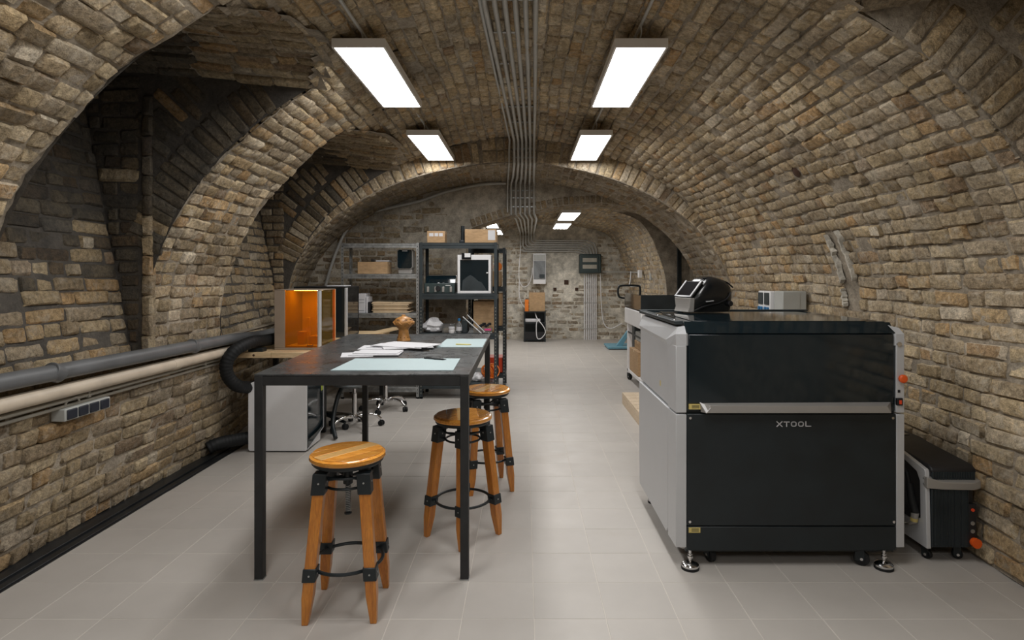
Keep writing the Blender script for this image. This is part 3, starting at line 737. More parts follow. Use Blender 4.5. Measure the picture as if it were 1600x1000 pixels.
v = thing('clay_vase', 'glazed brown clay incense vase with pierced dark slits, domed top', 'vase', (-.865, 4.25, T0))
pr = [(.046, 0), (.049, .005), (.047, .012), (.042, .03), (.036, .055), (.034, .075), (.037, .088), (.050, .10), (.064, .115), (.071, .128), (.072, .138), (.066, .15), (.05, .163), (.03, .172), (.018, .176), (.014, .180), (.014, .186), (.012, .188)]
obj('body', MB().lathe(pr, (-.865, 4.25, T0), 36), 'clay', v)
for k in range(8):
    an = -PI/2+(k-.5)*PI/4; n_ = Vector((math.cos(an), math.sin(an), .55)).normalized(); tg = Vector((-math.sin(an), math.cos(an), 0)); up = n_.cross(tg)
    if up.z < 0: up = -up
    c = Vector((-.865, 4.25, T0))+Vector((math.cos(an), math.sin(an), 0))*.0635+Vector((0, 0, .150))
    mb = MB(); sg = 1 if k % 2 else -1
    mb.add([c-tg*.018-up*(.006*sg)+n_*.001, c-up*.007+n_*.003, c+tg*.018+up*(.006*sg)+n_*.001, c+up*.008+n_*.002, c-n_*.01], [(0, 1, 2, 3), (0, 4, 1), (1, 4, 2), (2, 4, 3), (3, 4, 0)]); obj('slit', mb, 'claydark', v)
    c2 = Vector((-.865, 4.25, T0))+Vector((math.cos(an+PI/8), math.sin(an+PI/8), 0))*.0705+Vector((0, 0, .124)); tg = Vector((-math.sin(an+PI/8), math.cos(an+PI/8), 0))
    obj('relief', MB().tube([c2-tg*.022+Vector((0, 0, .014)), c2-Vector((0, 0, .004)), c2+tg*.022+Vector((0, 0, .014))], .0035, 6), 'clay', v)
for k in range(10):
    an = k*PI/5; c = Vector((-.865+.043*math.cos(an), 4.25+.043*math.sin(an), T0+.028)); obj('dot', MB().lathe([(.001, -.004), (.004, 0), (.001, .004)], tuple(c), 8), 'claydark', v)

# ================================================================ BAR STOOLS
def make_stool():
    t = thing('bar_stool', 'x', 'stool')
    seat = obj('seat', MB().lathe([(.10, .648), (.158, .650), (.163, .657), (.161, .668), (.150, .6745), (.06, .6765), (.001, .6765)], seg=48), 'seatwood', t, 0, 40)
    return t
def finish_stool(t):
    for k, (y0, y1) in enumerate(((-.145, -.085), (-.083, -.028), (-.026, .032), (.034, .09), (.092, .146))):  # boards of the seat
        x = lambda y: math.sqrt(.150**2-y*y); mb = MB(); pts = [( -x(y0+(y1-y0)*i/6), y0+(y1-y0)*i/6) for i in range(7)]+[(x(y1+(y0-y1)*i/6), y1+(y0-y1)*i/6) for i in range(7)]
        mb.prism(pts, .675, .6775, 'z', Matrix.Rotation(.85, 4, 'Z')); obj('seat_board', mb, 'seatpale' if k == 2 else 'seatwood', t, .0012)
    obj('seat_plate', MB().lathe([(.001, .628), (.146, .630), (.153, .638), (.153, .649), (.001, .6485)], seg=40), 'black', t, 0, 40)
    pth = []; 
    for i in range(15*10+1): a = 2*PI*i/10; pth.append((.0115*math.cos(a), .0115*math.sin(a), .412+.115*i/150))
    sp = obj('screw_thread', MB().cyl((0, 0, .405), (0, 0, .63), .0095, 12), 'black', t); obj('spring', MB().tube(pth, .0022, 5), 'steel', sp); obj('end_cap', MB().cyl((0, 0, .402), (0, 0, .408), .016, 14), 'black', sp)
    obj('hub', MB().cyl((0, 0, .535), (0, 0, .60), .021, 16), 'black', t, .002)
    obj('upper_ring', MB().ring((0, 0, .588), .105, .006).ring((0, 0, .540), .095, .006), 'black', t)['kind'] = 'part'
    for k in range(4):
        a = PI/4+k*PI/2; c, s = math.cos(a), math.sin(a)
        obj('spoke', MB().cyl((.018*c, .018*s, .565), (.118*c, .118*s, .575), .006, 8), 'black', t)
        top = Vector((.128*c, .128*s, .612)); bot = Vector((.199*c, .199*s, 0)); ax = (bot-top)
        def sq(z0, z1, w0, w1, nm, mt, par, tw=0, bev=.003):
            q0 = top+ax*((top.z-z0)/top.z); q1 = top+ax*((top.z-z1)/top.z); e1 = Vector((1, 0, 0)); e2 = Vector((0, 1, 0))
            mb = MB(); mb.add([q0+e1*(sx*w0)+e2*(sy*w0) for sx, sy in ((-1, -1), (1, -1), (1, 1), (-1, 1))]+[q1+e1*(sx*w1)+e2*(sy*w1) for sx, sy in ((-1, -1), (1, -1), (1, 1), (-1, 1))],
               [(0, 3, 2, 1), (4, 5, 6, 7), (0, 1, 5, 4), (1, 2, 6, 5), (2, 3, 7, 6), (3, 0, 4, 7)]); return obj(nm, mb, mt, par, bev)
        mb = MB(); zs = [(0, .013), (.11, .0225), (.54, .0235)]
        q = [top+ax*((top.z-z)/top.z) for z, w_ in zs]
        for (z, w_), p_ in zip(zs, q): mb.v += [tuple(p_+Vector((sx*w_, sy*w_, 0))) for sx, sy in ((-1, -1), (1, -1), (1, 1), (-1, 1))]
        mb.f = [(3, 2, 1, 0), (8, 9, 10, 11)]+[(i*4+j, i*4+(j+1) % 4, (i+1)*4+(j+1) % 4, (i+1)*4+j) for i in range(2) for j in range(4)]
        lg = obj('leg', mb, 'stoolwood', t, .003)
        cp = sq(.527, .614, .0285, .0285, 'leg_cap', 'black', lg)
        bk = sq(.176, .230, .0275, .0275, 'ring_bracket', 'black', lg)
        for dx, dy in ((0, -1), (-1, 0), (1, 0)):
            for z, w_ in ((.575, .0285), (.203, .0275)):
                p_ = top+ax*((top.z-z)/top.z)+Vector((dx*w_, dy*w_, 0)); obj('bolt', MB().cyl(p_, p_+Vector((dx*.002, dy*.002, 0)), .004, 8), 'steel', lg)
    obj('foot_ring', MB().ring((0, 0, .205), .150, .0075, 40), 'black', t)
t = make_stool(); finish_stool(t)
gs = 'wooden bar stools'
t.location = (-.778, 2.62, 0); t.rotation_euler = (0, 0, .05); t['label'] = 'wooden bar stool with round seat, the nearest one in front of the table'; t['group'] = gs
dup(t, (-.345, 3.32, 0), .86, 'wooden bar stool behind the right front leg of the table'); dup(t, (-.262, 4.09, 0), .30, 'wooden bar stool at the back right of the table beside the shelves')

# ================================================================ LASER CUTTER CABINET
XA, XB, YA, YB = .745, 1.885, 2.95, 3.88
t = thing('laser_cutter', 'large floor machine with black front, dark window and grey side panels', 'machine', (1.3, 3.4, 0))
XL, XR = .802, 1.842
obj('body', MB().box(XL, XR, YA+.02, YB, .07, .80), 'black', t, .004)
obj('inner_cabinet', MB().box(XL+.005, XR-.005, YA+.05, YB-.005, .80, 1.14), 'blackplastic', t)
obj('lower_panel', MB().box(XL+.002, XR-.002, YA, YA+.018, .208, .762), 'black', t, .003)
obj('base_panel', MB().box(XL+.002, XR-.002, YA, YA+.018, .085, .203), 'black', t, .003)
# side panels with chamfers
def side(sgn, x_in, x_out):
    X = lambda a: x_in+(x_out-x_in)*a
    # lower: tall plate, chamfered towards the front and bottom
    nm = 'side_panel'
    mb = MB()
    lo = [(.095, 0), (.135, 1), (.760, 1)]
    pts = [(X(0), YA+.005, .10), (X(0), YA+.005, .760), (X(.72), YA+.005, .760), (X(.72), YA+.005, .10)]
    # front strip
    obj('corner_post', MB().prism([(X(0), YA), (X(.93), YA), (X(1), YA+.15), (X(0), YA+.15)], .10, .760, 'z'), 'silver', t, .003)
    obj(nm, MB().prism([(YA+.152, .135), (YA+.19, .10), (YB-.02, .10), (YB, .30), (YB, .760), (YA+.152, .760)], X(0), X(1), 'x'), 'silver', t, .004)
    obj('corner_post', MB().prism([(X(0), YA), (X(.93), YA), (X(1), YA+.15), (X(0), YA+.15)], .768, 1.10, 'z'), 'silver', t, .003)
    obj('corner_foot', MB().add([(X(.1), YA+.003, .10), (X(.98), YA+.06, .10), (X(.98), YA+.15, .10), (X(.1), YA+.15, .10), (X(.2), YA+.02, .085), (X(.8), YA+.06, .085), (X(.8), YA+.14, .085), (X(.2), YA+.14, .085)],
        [(0, 1, 2, 3), (7, 6, 5, 4), (0, 4, 5, 1), (1, 5, 6, 2), (2, 6, 7, 3), (3, 7, 4, 0)]), 'silver_dark', t)
    obj('upper_side_panel', MB().prism([(YA+.153, .768), (YB, .775), (YB, 1.14), (YA+.153, 1.14)], X(0), X(.84), 'x'), 'silver', t, .003)
    L0, L1, L2, L3 = (X(1), YB, 1.123), (X(1), 3.15, 1.109), (X(1), 3.09, 1.070), (X(.95), YA+.004, 1.158)
    U0, U1, L4 = (X(.62), YB, 1.186), (X(.70), YA+.03, 1.186), (X(1), YA+.15, 1.09)
    mb = MB(); mb.add([L0, L1, L2, L3, U0, U1, (X(.84), YB, 1.10), (X(.84), 3.16, 1.085), (X(.84), 3.09, 1.05), (X(.9), YA, 1.10), (X(-.9), YA+.05, 1.205), (X(-.9), YB, 1.205), (X(0), YA+.002, 1.158), (X(0), YA+.002, 1.10), (X(-.9), YB, 1.10), (X(-.9), YA+.05, 1.10)],
        [(0, 1, 5, 4), (1, 2, 3), (1, 3, 5), (0, 6, 7, 1), (1, 7, 8, 2), (2, 8, 9, 3), (4, 5, 10, 11), (3, 12, 10, 5), (3, 9, 13, 12), (12, 13, 15, 10), (6, 0, 4, 11, 14), (6, 14, 15, 13, 9, 8, 7), (10, 15, 14, 11)])
    obj('folded_shoulder', mb, 'silver', t, 0, 8)
side(-1, XL, XA); side(1, XR, XB)
# window and lid
obj('lid_frame', MB().prism([(YA+.012, .775), (YA+.012, 1.160), (YA+.055, 1.213), (YB+.06, 1.213), (YB+.06, 1.19), (YA+.10, 1.19), (YA+.05, 1.14), (YA+.05, .775)], XL-.001, XR+.001, 'x'), 'darkglass', t, .002)
obj('window', MB().box(XL+.012, XR-.012, YA+.002, YA+.011, .815, 1.155), 'darkglass', t, .002)
obj('lid_bevel', MB().add([(XL+.0, YA+.006, 1.162), (XR-.0, YA+.006, 1.162), (XR-.03, YA+.052, 1.2165), (XL+.0, YA+.052, 1.2165), (XL, YA+.012, 1.156), (XR, YA+.012, 1.156), (XR-.03, YA+.06, 1.2), (XL, YA+.06, 1.2)],
    [(0, 1, 2, 3), (7, 6, 5, 4), (0, 4, 5, 1), (1, 5, 6, 2), (2, 6, 7, 3), (3, 7, 4, 0)]), 'darkglass', t)
obj('lid_window', MB().box(XL+.06, XR-.10, YA+.09, YB-.02, 1.2132, 1.2165), 'darkglass', t, .001)
obj('lid_rim', MB().box(XL-.045, XL-.0, YA+.06, YB+.06, 1.200, 1.2185), 'darksteel', t, .003)
obj('lid_rim', MB().box(XL-.045, XR+.02, YB+.035, YB+.065, 1.2135, 1.2235), 'darksteel', t, .002)
for x, y in ((XL-.03, YA+.12), (XL-.03, YA+.5), (XL-.03, YB+.05), (1.2, YB+.05), (1.6, YB+.05), (1.0, YB-.1)): obj('screw', MB().lathe([(.006, 0), (.005, .003), (.001, .005)], (x, y, 1.2187), 10), 'chrome', t)
hb = MB(); x0, x1 = XL+.078, XR-.038
hb.add([(x0-.014, YA-.002, .817), (x0+.01, YA-.038, .775), (x1-.01, YA-.038, .775), (x1+.008, YA-.002, .782), (x1+.008, YA-.002, .822), (x0+.028, YA-.038, .812), (x1-.028, YA-.034, .808), (x0-.008, YA-.002, .772), (x0-.008, YA-.002, .772)],
   [(0, 1, 5), (1, 2, 6, 5), (2, 3, 4, 6), (0, 5, 6, 4), (0, 7, 1), (7, 3, 2, 1), (0, 4, 3, 7)])
obj('handle_bar', hb, 'silver_dark', t, .001, 20)
obj('handle_end', MB().add([(x0-.0145, YA-.003, .822), (x0+.009, YA-.0395, .775), (x0+.030, YA-.0395, .802), (x0-.002, YA-.002, .775)], [(0, 1, 2), (0, 3, 1), (0, 2, 3), (1, 3, 2)]), 'white', t, 0, None)
for x, z in ((XL+.018, .742), (XR-.018, .742), (XL+.016, .228), (XR-.014, .228)): obj('screw', MB().cyl((x, YA-.003, z), (x, YA+.001, z), .0065, 12), 'chrome', t)
for x, z in ((XL+.012, .785), (XL+.010, .174)):
    l = obj('warning_label', MB().box(x, x+.058, YA-.0015, YA+.012 if z > .5 else YA, z, z+.026), 'yellowlabel', t, .0005, label='small yellow label with fine black print')
    for k in range(3): obj('print_line', MB().box(x+.014, x+.050, YA-.002, YA-.0012, z+.006+k*.006, z+.0085+k*.006), 'blackplastic', l)
obj('side_label', MB().box(XA+.009, XA+.0105, 3.30, 3.325, .835, .865), 'yellowlabel', t, label='tiny yellow sticker')
# lettering
def letters(word, x, z, h, y, gap=.010, wd=1.35, mat='silver', depth=.0015, st=.17):
    w_ = h*wd; s = h*st; mb = MB()
    for chh in word:
        L = []
        if chh == 'X': L = [[(0, 0), (w_, h)], [(0, h), (w_, 0)]]
        elif chh == 'T': L = [[(0, h-s/2), (w_, h-s/2)], [(w_/2, 0), (w_/2, h-s/2)]]
        elif chh == 'L': L = [[(s/2, h), (s/2, s/2), (w_, s/2)]]
        elif chh == 'O':
            c = h*.28; L = [[(c, s/2), (w_-c, s/2), (w_-s/2, c), (w_-s/2, h-c), (w_-c, h-s/2), (c, h-s/2), (s/2, h-c), (s/2, c), (c, s/2)]]
        for pth in L:
            for (a, b), (c_, d_) in zip(pth, pth[1:]):
                dx, dz = c_-a, d_-b; q = math.hypot(dx, dz); nx, nz = -dz/q*s/2, dx/q*s/2; ex, ez = dx/q*s*.25, dz/q*s*.25
                mb.prism([(x+a+nx-ex, z+b+nz-ez), (x+c_+nx+ex, z+d_+nz+ez), (x+c_-nx+ex, z+d_-nz+ez), (x+a-nx-ex, z+b-nz-ez)], y-depth, y+.0005)
        x += w_+gap
    return mb
obj('lettering', letters('XTOOL', 1.248, .700, .025, YA, .0085, 1.08, depth=.003), 'paper', t, label='silver capital letters')
# controls on the right post
xp = XR+.012
obj('key_lock', MB().cyl((xp, YA-.006, 1.108), (xp, YA+.01, 1.108), .012, 18), 'chrome', t)
e = obj('emergency_stop', MB().lathe([(.010, 0), (.011, .012), (.020, .016), (.021, .026), (.015, .032), (.001, .033)], seg=24, mtx=Matrix.Translation((xp+.008, YA+.001, .940)) @ Matrix.Rotation(PI/2, 4, 'X')), 'redorange', t, 0, 40)
obj('port', MB().box(xp-.006, xp+.006, YA-.002, YA+.01, .868, .882), 'blackplastic', t)
sw = obj('power_switch', MB().box(xp-.012, xp+.016, YA-.008, YA+.01, .805, .842), 'blackplastic', t, .002); obj('rocker', MB().box(xp-.003, xp+.008, YA-.012, YA-.007, .812, .832), 'red', sw, .001)
def leveler(x, y, sc_=1):
    f = obj('leveling_foot', MB().lathe([(.001, 0), (.044, 0), (.044, .012), (.040, .015)], (x, y, 0), 28), 'rubber', t)
    obj('foot_cup', MB().lathe([(.0425, .012), (.0425, .022), (.034, .030), (.012, .036), (.001, .036)], (x, y, 0), 28), 'chrome', f)
    obj('stem', MB().cyl((x, y, .034), (x, y, .090), .007, 12).cyl((x, y, .052), (x, y, .062), .013, 6).cyl((x, y, .067), (x, y, .073), .011, 6), 'chrome', f)
def wheel(t_, x, y, r, zt, wd=.022, ang=0, name='caster', mat='rubber'):
    R_ = Matrix.Translation((x, y, 0)) @ Matrix.Rotation(ang, 4, 'Z')
    c = obj(name, MB().cyl((-wd/2, 0, r), (wd/2, 0, r), r, 24, R_), mat, t_, .003)
    obj('fork', MB().box(-wd/2-.006, -wd/2-.002, -.012, r*.8, r*.7, r*2.1, R_).box(wd/2+.002, wd/2+.006, -.012, r*.8, r*.7, r*2.1, R_).box(-wd/2-.006, wd/2+.006, -.012, r*.8, r*2.1, zt, R_), 'black', c)['kind'] = 'part'
    obj('axle', MB().cyl((-wd/2-.009, 0, r), (wd/2+.009, 0, r), .007, 10, R_), 'chrome', c)
    return c
for x, y in ((.818, 2.945), (1.776, 2.945), (.83, 3.8), (1.79, 3.8)): leveler(x, y)
for x, y, a in ((.940, 3.02, .3), (1.685, 2.98, 1.1), (.95, 3.75, 0), (1.69, 3.75, 0)): wheel(t, x, y, .036, .080, .026, a)

# ---- welding helmet on the lid
HZ = 1.2238; hx, hy = 1.13, 3.74
R_ = Matrix.Translation((hx, hy, HZ)) @ Matrix.Rotation(PI+.28, 4, 'Z')      # forward axis +x of the helmet, pointing left and towards the viewer
t = thing('welding_helmet', 'black welding helmet with tinted visor resting on the grey machine', 'helmet', (hx, hy, HZ))
lv = [(0, .165, -.150, .098), (.02, .158, -.155, .102), (.055, .152, -.158, .108), (.09, .146, -.160, .113), (.12, .122, -.160, .113), (.15, .097, -.152, .110), (.18, .070, -.125, .103), (.20, .050, -.085, .092), (.213, .026, -.045, .070), (.220, .0, -.02, .03)]
mb = MB(); n = 40
for z, f_, b_, w_ in lv:
    for k in range(n):
        a = 2*PI*k/n; ca, sa = math.cos(a), math.sin(a); e = .42 if ca > 0 else .75
        x = math.copysign(abs(ca)**e, ca); y = math.copysign(abs(sa)**.62, sa)
        mb.v.append(((f_ if x > 0 else -b_)*x, w_*y*(1-.18*max(0, x)), z))
for i in range(len(lv)-1):
    for k in range(n): mb.f.append((i*n+k, i*n+(k+1) % n, (i+1)*n+(k+1) % n, (i+1)*n+k))
mb.f += [tuple(range(n-1, -1, -1)), tuple(range((len(lv)-1)*n, len(lv)*n))]
mb.v = [tuple(R_ @ Vector(v)) for v in mb.v]
obj('shell', mb, plain('helmet_black', (.010, .011, .012), .22, 0, .05), t, 0, 50)
def HP(x, y, z): return R_ @ Vector((x, y, z))
sl = Vector((-.075, 0, .09)).normalized(); nn = Vector((.09, 0, .075)).normalized()
def slab(x, z, y0, y1, l, th, off, nm, mt, par=t, bev=.002):
    a = Vector((x, 0, z))+nn*off; mb = MB()
    mb.add([R_ @ (a+sl*s_*l+nn*q*th+Vector((0, y, 0))) for q in (0, 1) for s_, y in ((0, y0), (0, y1), (1, y1), (1, y0))], [(3, 2, 1, 0), (4, 5, 6, 7), (0, 1, 5, 4), (1, 2, 6, 5), (2, 3, 7, 6), (3, 0, 4, 7)])
    return obj(nm, mb, mt, par, bev)
vb = slab(.152, .088, -.094, .094, .128, .010, -.004, 'visor_frame', 'blackplastic'); slab(.152, .090, -.076, .076, .118, .003, .006, 'lens', 'screen', vb)
for y in (-.093, .079): slab(.152, .088, y, y+.014, .128, .006, .006, 'visor_rail', 'silver', vb)
slab(.152, .088, -.079, .079, .010, .005, .006, 'visor_rail', 'silver', vb); slab(.152, .086, -.05, .05, .008, .001, .0095, 'visor_print', 'white', vb)
mb = MB(); mb.add([HP(.170, -.082, 0), HP(.170, .082, 0), HP(.158, .082, .03), HP(.158, -.082, .03), HP(.160, .090, .088), HP(.160, -.090, .088), HP(.13, -.09, 0), HP(.13, .09, 0), HP(.13, .098, .088), HP(.13, -.098, .088)],
    [(0, 1, 2, 3), (3, 2, 4, 5), (0, 3, 5, 9, 6), (1, 7, 8, 4, 2), (5, 4, 8, 9), (0, 6, 7, 1), (6, 9, 8, 7)]); obj('chin_guard', mb, 'silver_dark', t, .004, 30)
for sgn in (1, -1):
    yy = .116*sgn
    obj('side_ridge', MB().tube([HP(x, (.102+.012*math.sin(min(1, (.14-x)/.28)*PI))*sgn, z) for x, z in ((.135, .012), (.09, .032), (.04, .045), (-.02, .055), (-.07, .072), (-.10, .095), (-.115, .120))], .0045, 6), 'blackplastic', t)
    k_ = obj('knob', MB().cyl(HP(-.105, .098*sgn, .052), HP(-.105, .122*sgn, .052), .017, 16), 'blackplastic', t, .002)
obj('top_ridge', MB().tube([HP(x, y_, z) for x, y_, z in ((.055, .06, .205), (.0, .065, .212), (-.06, .066, .200), (-.12, .068, .178), (-.155, .07, .150))], .005, 6), 'blackplastic', t)
mb = MB(); mb.v = [tuple(HP(x, .118, z)) for x, z in ((.062, .063), (.012, .068), (.012, .073), (.062, .068))]+[tuple(HP(x, .108, z)) for x, z in ((.062, .063), (.012, .068), (.012, .073), (.062, .068))]; mb.f = [(0, 1, 2, 3), (7, 6, 5, 4), (0, 4, 5, 1), (2, 6, 7, 3), (1, 5, 6, 2), (0, 3, 7, 4)]
obj('side_print', mb, 'silver', t)

# ---- ribbed chiller between the machine and the right wall
t = thing('water_chiller', 'black ribbed portable unit with grey strap and red plug by the right wall', 'machine', (2.15, 3.3, 0))
x0, x1, y0, y1 = 2.03, 2.275, 2.99, 3.70
obj('case', MB().box(x0+.008, x1-.006, y0+.015, y1, .075, .47), 'blackplastic', t, .012)
for i in range(26):
    x = x0+.014+i*(x1-x0-.06)/26; obj('cooling_fin', MB().box(x, x+.0038, y0-.004, y0+.016, .085, .375), 'darksteel', t)
    if i % 1 == 0: obj('cooling_fin', MB().box(x0+.02+i*(x1-x0-.03)/26, x0+.0238+i*(x1-x0-.03)/26, y0-.002, y0+.02, .418, .462), 'darksteel', t)
mb = MB(); mb.prism([(y0+.0, .455), (y0+.004, .475), (y0+.03, .492), (y0+.35, .515), (y0+.42, .525), (y1, .525), (y1, .455)], x0+.015, x1-.004, 'x'); obj('top_cover', mb, 'blackplastic', t, .008)
obj('display', MB().box(x0+.05, x1-.05, y0+.45, y0+.62,   .525, .529), 'darkglass', t, .002)
obj('side_frame', MB().prism([(y0, .075), (y0+.012, .455), (y0+.02, .470), (y0+.36, .538), (y0+.40, .538), (y0+.08, .44), (y0+.055, .40), (y0+.05, .21), (y0+.16, .17), (y0+.45, .17), (y0+.45, .075)], x0-.010, x0+.012, 'x'), 'silver', t, .003)
obj('strap', MB().add([(x0-.012, y0-.004, .435), (x0+.06, y0-.012, .412), (x1-.03, y0-.016, .410), (x1+.012, y0-.006, .420), (x1+.012, y0+.05, .428), (x0-.012, y0-.004, .380), (x0+.06, y0-.012, .376), (x1-.03, y0-.016, .374), (x1+.012, y0-.006, .380), (x1+.012, y0+.05, .388),
                       (x0-.012, y0+.02, .38), (x0-.012, y0+.02, .435)],
    [(0, 1, 6, 5), (1, 2, 7, 6), (2, 3, 8, 7), (3, 4, 9, 8), (0, 5, 10, 11), (0, 11, 4, 3, 2, 1), (5, 6, 7, 8, 9, 10), (11, 10, 9, 4)]), 'silver_dark', t, .003)
for z in (.395, .425): obj('screw', MB().cyl((x0-.014, y0+.02, z), (x0-.009, y0+.02, z), .005, 8), 'steel', t)
obj('socket_strip', MB().box(x1-.045, x1-.008, y0-.003, y0+.014, .09, .30), 'blackplastic', t, .002)
obj('pilot_lamp', MB().cyl((x1-.028, y0-.008, .272), (x1-.028, y0, .272), .008, 14), 'red', t)
for z in (.165, .205): obj('socket', MB().cyl((x1-.028, y0-.006, z), (x1-.028, y0, z), .010, 14), 'steel', t)
pl_ = obj('plug', MB().lathe([(.004, 0), (.020, .004), (.024, .02), (.024, .034), (.001, .034)], seg=20, mtx=Matrix.Translation((x1-.022, y0+.006, .112)) @ Matrix.Rotation(PI/2, 4, 'X')), 'redorange', t, 0, 40)
for x, a in ((x0+.03, .5), (x1-.06, 1.2)): wheel(t, x, y0+.06, .024, .076, .02, a)
for x, a in ((x0+.03, 0), (x1-.06, 0)): wheel(t, x, y1-.06, .024, .076, .02, a)
tc = thing('cutting_torch', 'black hand torch with hose hanging on the side of the ribbed unit', 'torch', (x0-.04, 3.2, .2))
obj('grip', MB().tube([(x0-.035, 3.09, .37), (x0-.035, 3.07, .29), (x0-.03, 3.05, .235)], [.018, .021, .019], 12), 'rubber', tc)
obj('head', MB().tube([(x0-.03, 3.05, .235), (x0-.032, 3.055, .19), (x0-.035, 3.085, .165)], [.018, .016, .010], 12), 'silver_dark', tc); obj('nozzle', MB().cyl((x0-.035, 3.085, .165), (x0-.036, 3.115, .150), .009, 12), 'chrome', tc)
obj('label_band', MB().cyl((x0-.0313, 3.053, .207), (x0-.032, 3.056, .190), .0175, 12), 'yellowlabel', tc)
obj('hose', MB().tube(spline([(x0-.035, 3.09, .365), (x0-.04, 3.11, .43), (x0-.03, 3.20, .475), (x0-.02, 3.45, .46), (x0-.02, 3.6, .38)], 6), .012, 8), 'rubber', tc)
# ================================================================ PIPES AND CONDUITS
def pipe(name, pts, r, mat, label, cat='pipe', group=None, seg=14, parts=None):
    o = obj(name, MB().tube(pts, r, seg), mat, None, 0, 50); return tag(o, label, cat, group)
def wall_x(Y, z=.95): return CXV-spring(Y, -1)
t = thing('waste_pipe', 'thick dark grey pipe running along the left wall, topmost of three', 'pipe', (-2.4, 3, .9))
ps = [(-2.37, y, .985-.013*(y-1)+.0) for y in (1.0, 2.0, 3.0, 4.0, 4.8)]+[(-2.42, 5.5, .90), (-2.50, 6.3, .89)]
obj('pipe_body', MB().tube(spline(ps, 4), .042, 18), 'pipe_grey', t, 0, 50)
for y in (1.9, 3.0, 4.25): obj('collar', MB().cyl((-2.37, y-.03, .985-.013*(y-1)+.0004*30), (-2.37, y+.03, .985-.013*(y-1)-.0004*30), .046, 18), 'pipe_grey', t, .003)
t = thing('water_pipe', 'cream painted pipe along the left wall, middle one of three', 'pipe', (-2.4, 3, .8))
obj('pipe_body', MB().tube(spline([(-2.39, y, .868-.008*(y-1)) for y in (1.0, 2.0, 3.0, 4.0, 4.85)]+[(-2.44, 5.6, .79)], 4), .037, 18), 'pipe_cream', t, 0, 50)
obj('coupling', MB().cyl((-2.39, 4.02, .8435), (-2.39, 4.10, .8430), .0405, 18), 'pipe_cream', t, .003)
t = thing('thin_pipe', 'thin pale grey pipe along the left wall, lowest of three', 'pipe', (-2.4, 3, .76))
obj('pipe_body', MB().tube(spline([(-2.425, y, .800-.004*(y-1)) for y in (1.0, 3.0, 4.9)], 4), .014, 10), 'pipe_pale', t, 0, 50)
obj('pipe_body', MB().tube(spline([(-2.43, y, .765-.004*(y-1)) for y in (1.0, 3.0, 4.9)], 4), .009, 8), 'pipe_pale', t, 0, 50)
for y in (2.0, 3.3, 4.5): obj('pipe_clip', MB().box(-2.445, -2.41, y-.01, y+.01, .782-.004*(y-1), .817-.004*(y-1)), 'pipe_pale', t, .002)
# socket strip on the left wall
t = thing('socket_block', 'grey block of four dark-lidded sockets on the left wall under the pipes', 'socket', (-2.43, 3.25, .7))
obj('back_box', MB().box(-2.47, -2.395, 3.10, 3.44, .685, .750), 'socketgrey', t, .005)
for k in range(4): obj('socket_lid', MB().box(-2.396, -2.386, 3.112+k*.081, 3.112+k*.081+.068, .692, .744), 'socketlid', t, .006)
obj('cable', MB().tube(spline([(-2.43, 3.14, .75), (-2.42, 3.15, .785), (-2.40, 3.19, .795), (-2.41, 3.22, .77)], 5), .006, 6), 'pipe_pale', t)
# six ceiling conduits
t0 = None
gc = 'parallel steel conduits along the crown of the vault'
for k in range(6):
    f_ = k/5; X = lambda a, b: a+(b-a)*f_
    zc = lambda x, y: zmain(x, min(y, 6.7))-.035
    xa, xb_, xc, xd = X(-.225, .062), X(-.120, .105), X(-.185, .125), X(-.10, .205)
    pts = [(xa-.02, 1.0, zc(xa, 1)), (xa, 3.35, zc(xa, 3.3)), (X(-.165, .09), 5.2, zc(xa, 5)), (xb_, 6.68, zc(xb_, 6.6)), (xb_, 6.715, zc(xb_, 6.6)-.03), (xb_, 6.715, 2.73), (xb_, 6.74, 2.70), (X(-.15, .115), 7.5, 2.69), (xc, 8.02, 2.69), (xc, 8.065, 2.66), (xc, 8.065, 2.33), (xc, 8.09, 2.285),
           (X(-.13, .17), 8.9, 2.29), (xd, 13.30, 2.40), (xd, 13.42, 2.37-.0), (xd, 13.43, 2.24-.0+f_*.02)]
    zz = 2.23-.048*(5-k); zt = zz
    rr = .05
    xe = 1.62-.055*(5-k)
    pts += [(xd, 13.43, zt+.06), (xd+.06, 13.43, zt), (xe-.22, 13.43, zt), (xe-.05, 13.43, zt-.06), (xe, 13.43, zt-.2), (xe, 13.43, 1.93)]
    o = pipe('conduit', pts, .0155, 'conduit', 'steel conduit running down the crown of the vault to the far wall, one of six', 'conduit', gc, 8)
for y in (3.3, 3.75, 4.3, 4.85, 5.4, 5.95, 6.5):
    f1 = (y-3.35)/3.35; x0_ = -.225+(.105*f1)-.02; x1_ = .062+.043*f1+.02
    tag(obj('conduit_clamp', MB().box(x0_, x1_, y-.012, y+.012, zmain(-.1, y)-.022, zmain(-.1, y)-.014), 'steel'), 'thin steel bar holding the ceiling conduits', 'clamp', 'clamp bars across the conduits')
for z in (2.88, 2.78): tag(obj('conduit_clamp', MB().box(-.14, .125, 6.726, 6.732, z-.008, z+.008), 'steel'), 'thin steel bar holding the ceiling conduits', 'clamp', 'clamp bars across the conduits')
for z in (2.60, 2.50, 2.38): tag(obj('conduit_clamp', MB().box(-.205, .145, 8.077, 8.083, z-.008, z+.008), 'steel'), 'thin steel bar holding the conduits on the wall above the opening', 'clamp', 'clamp bars above the opening')
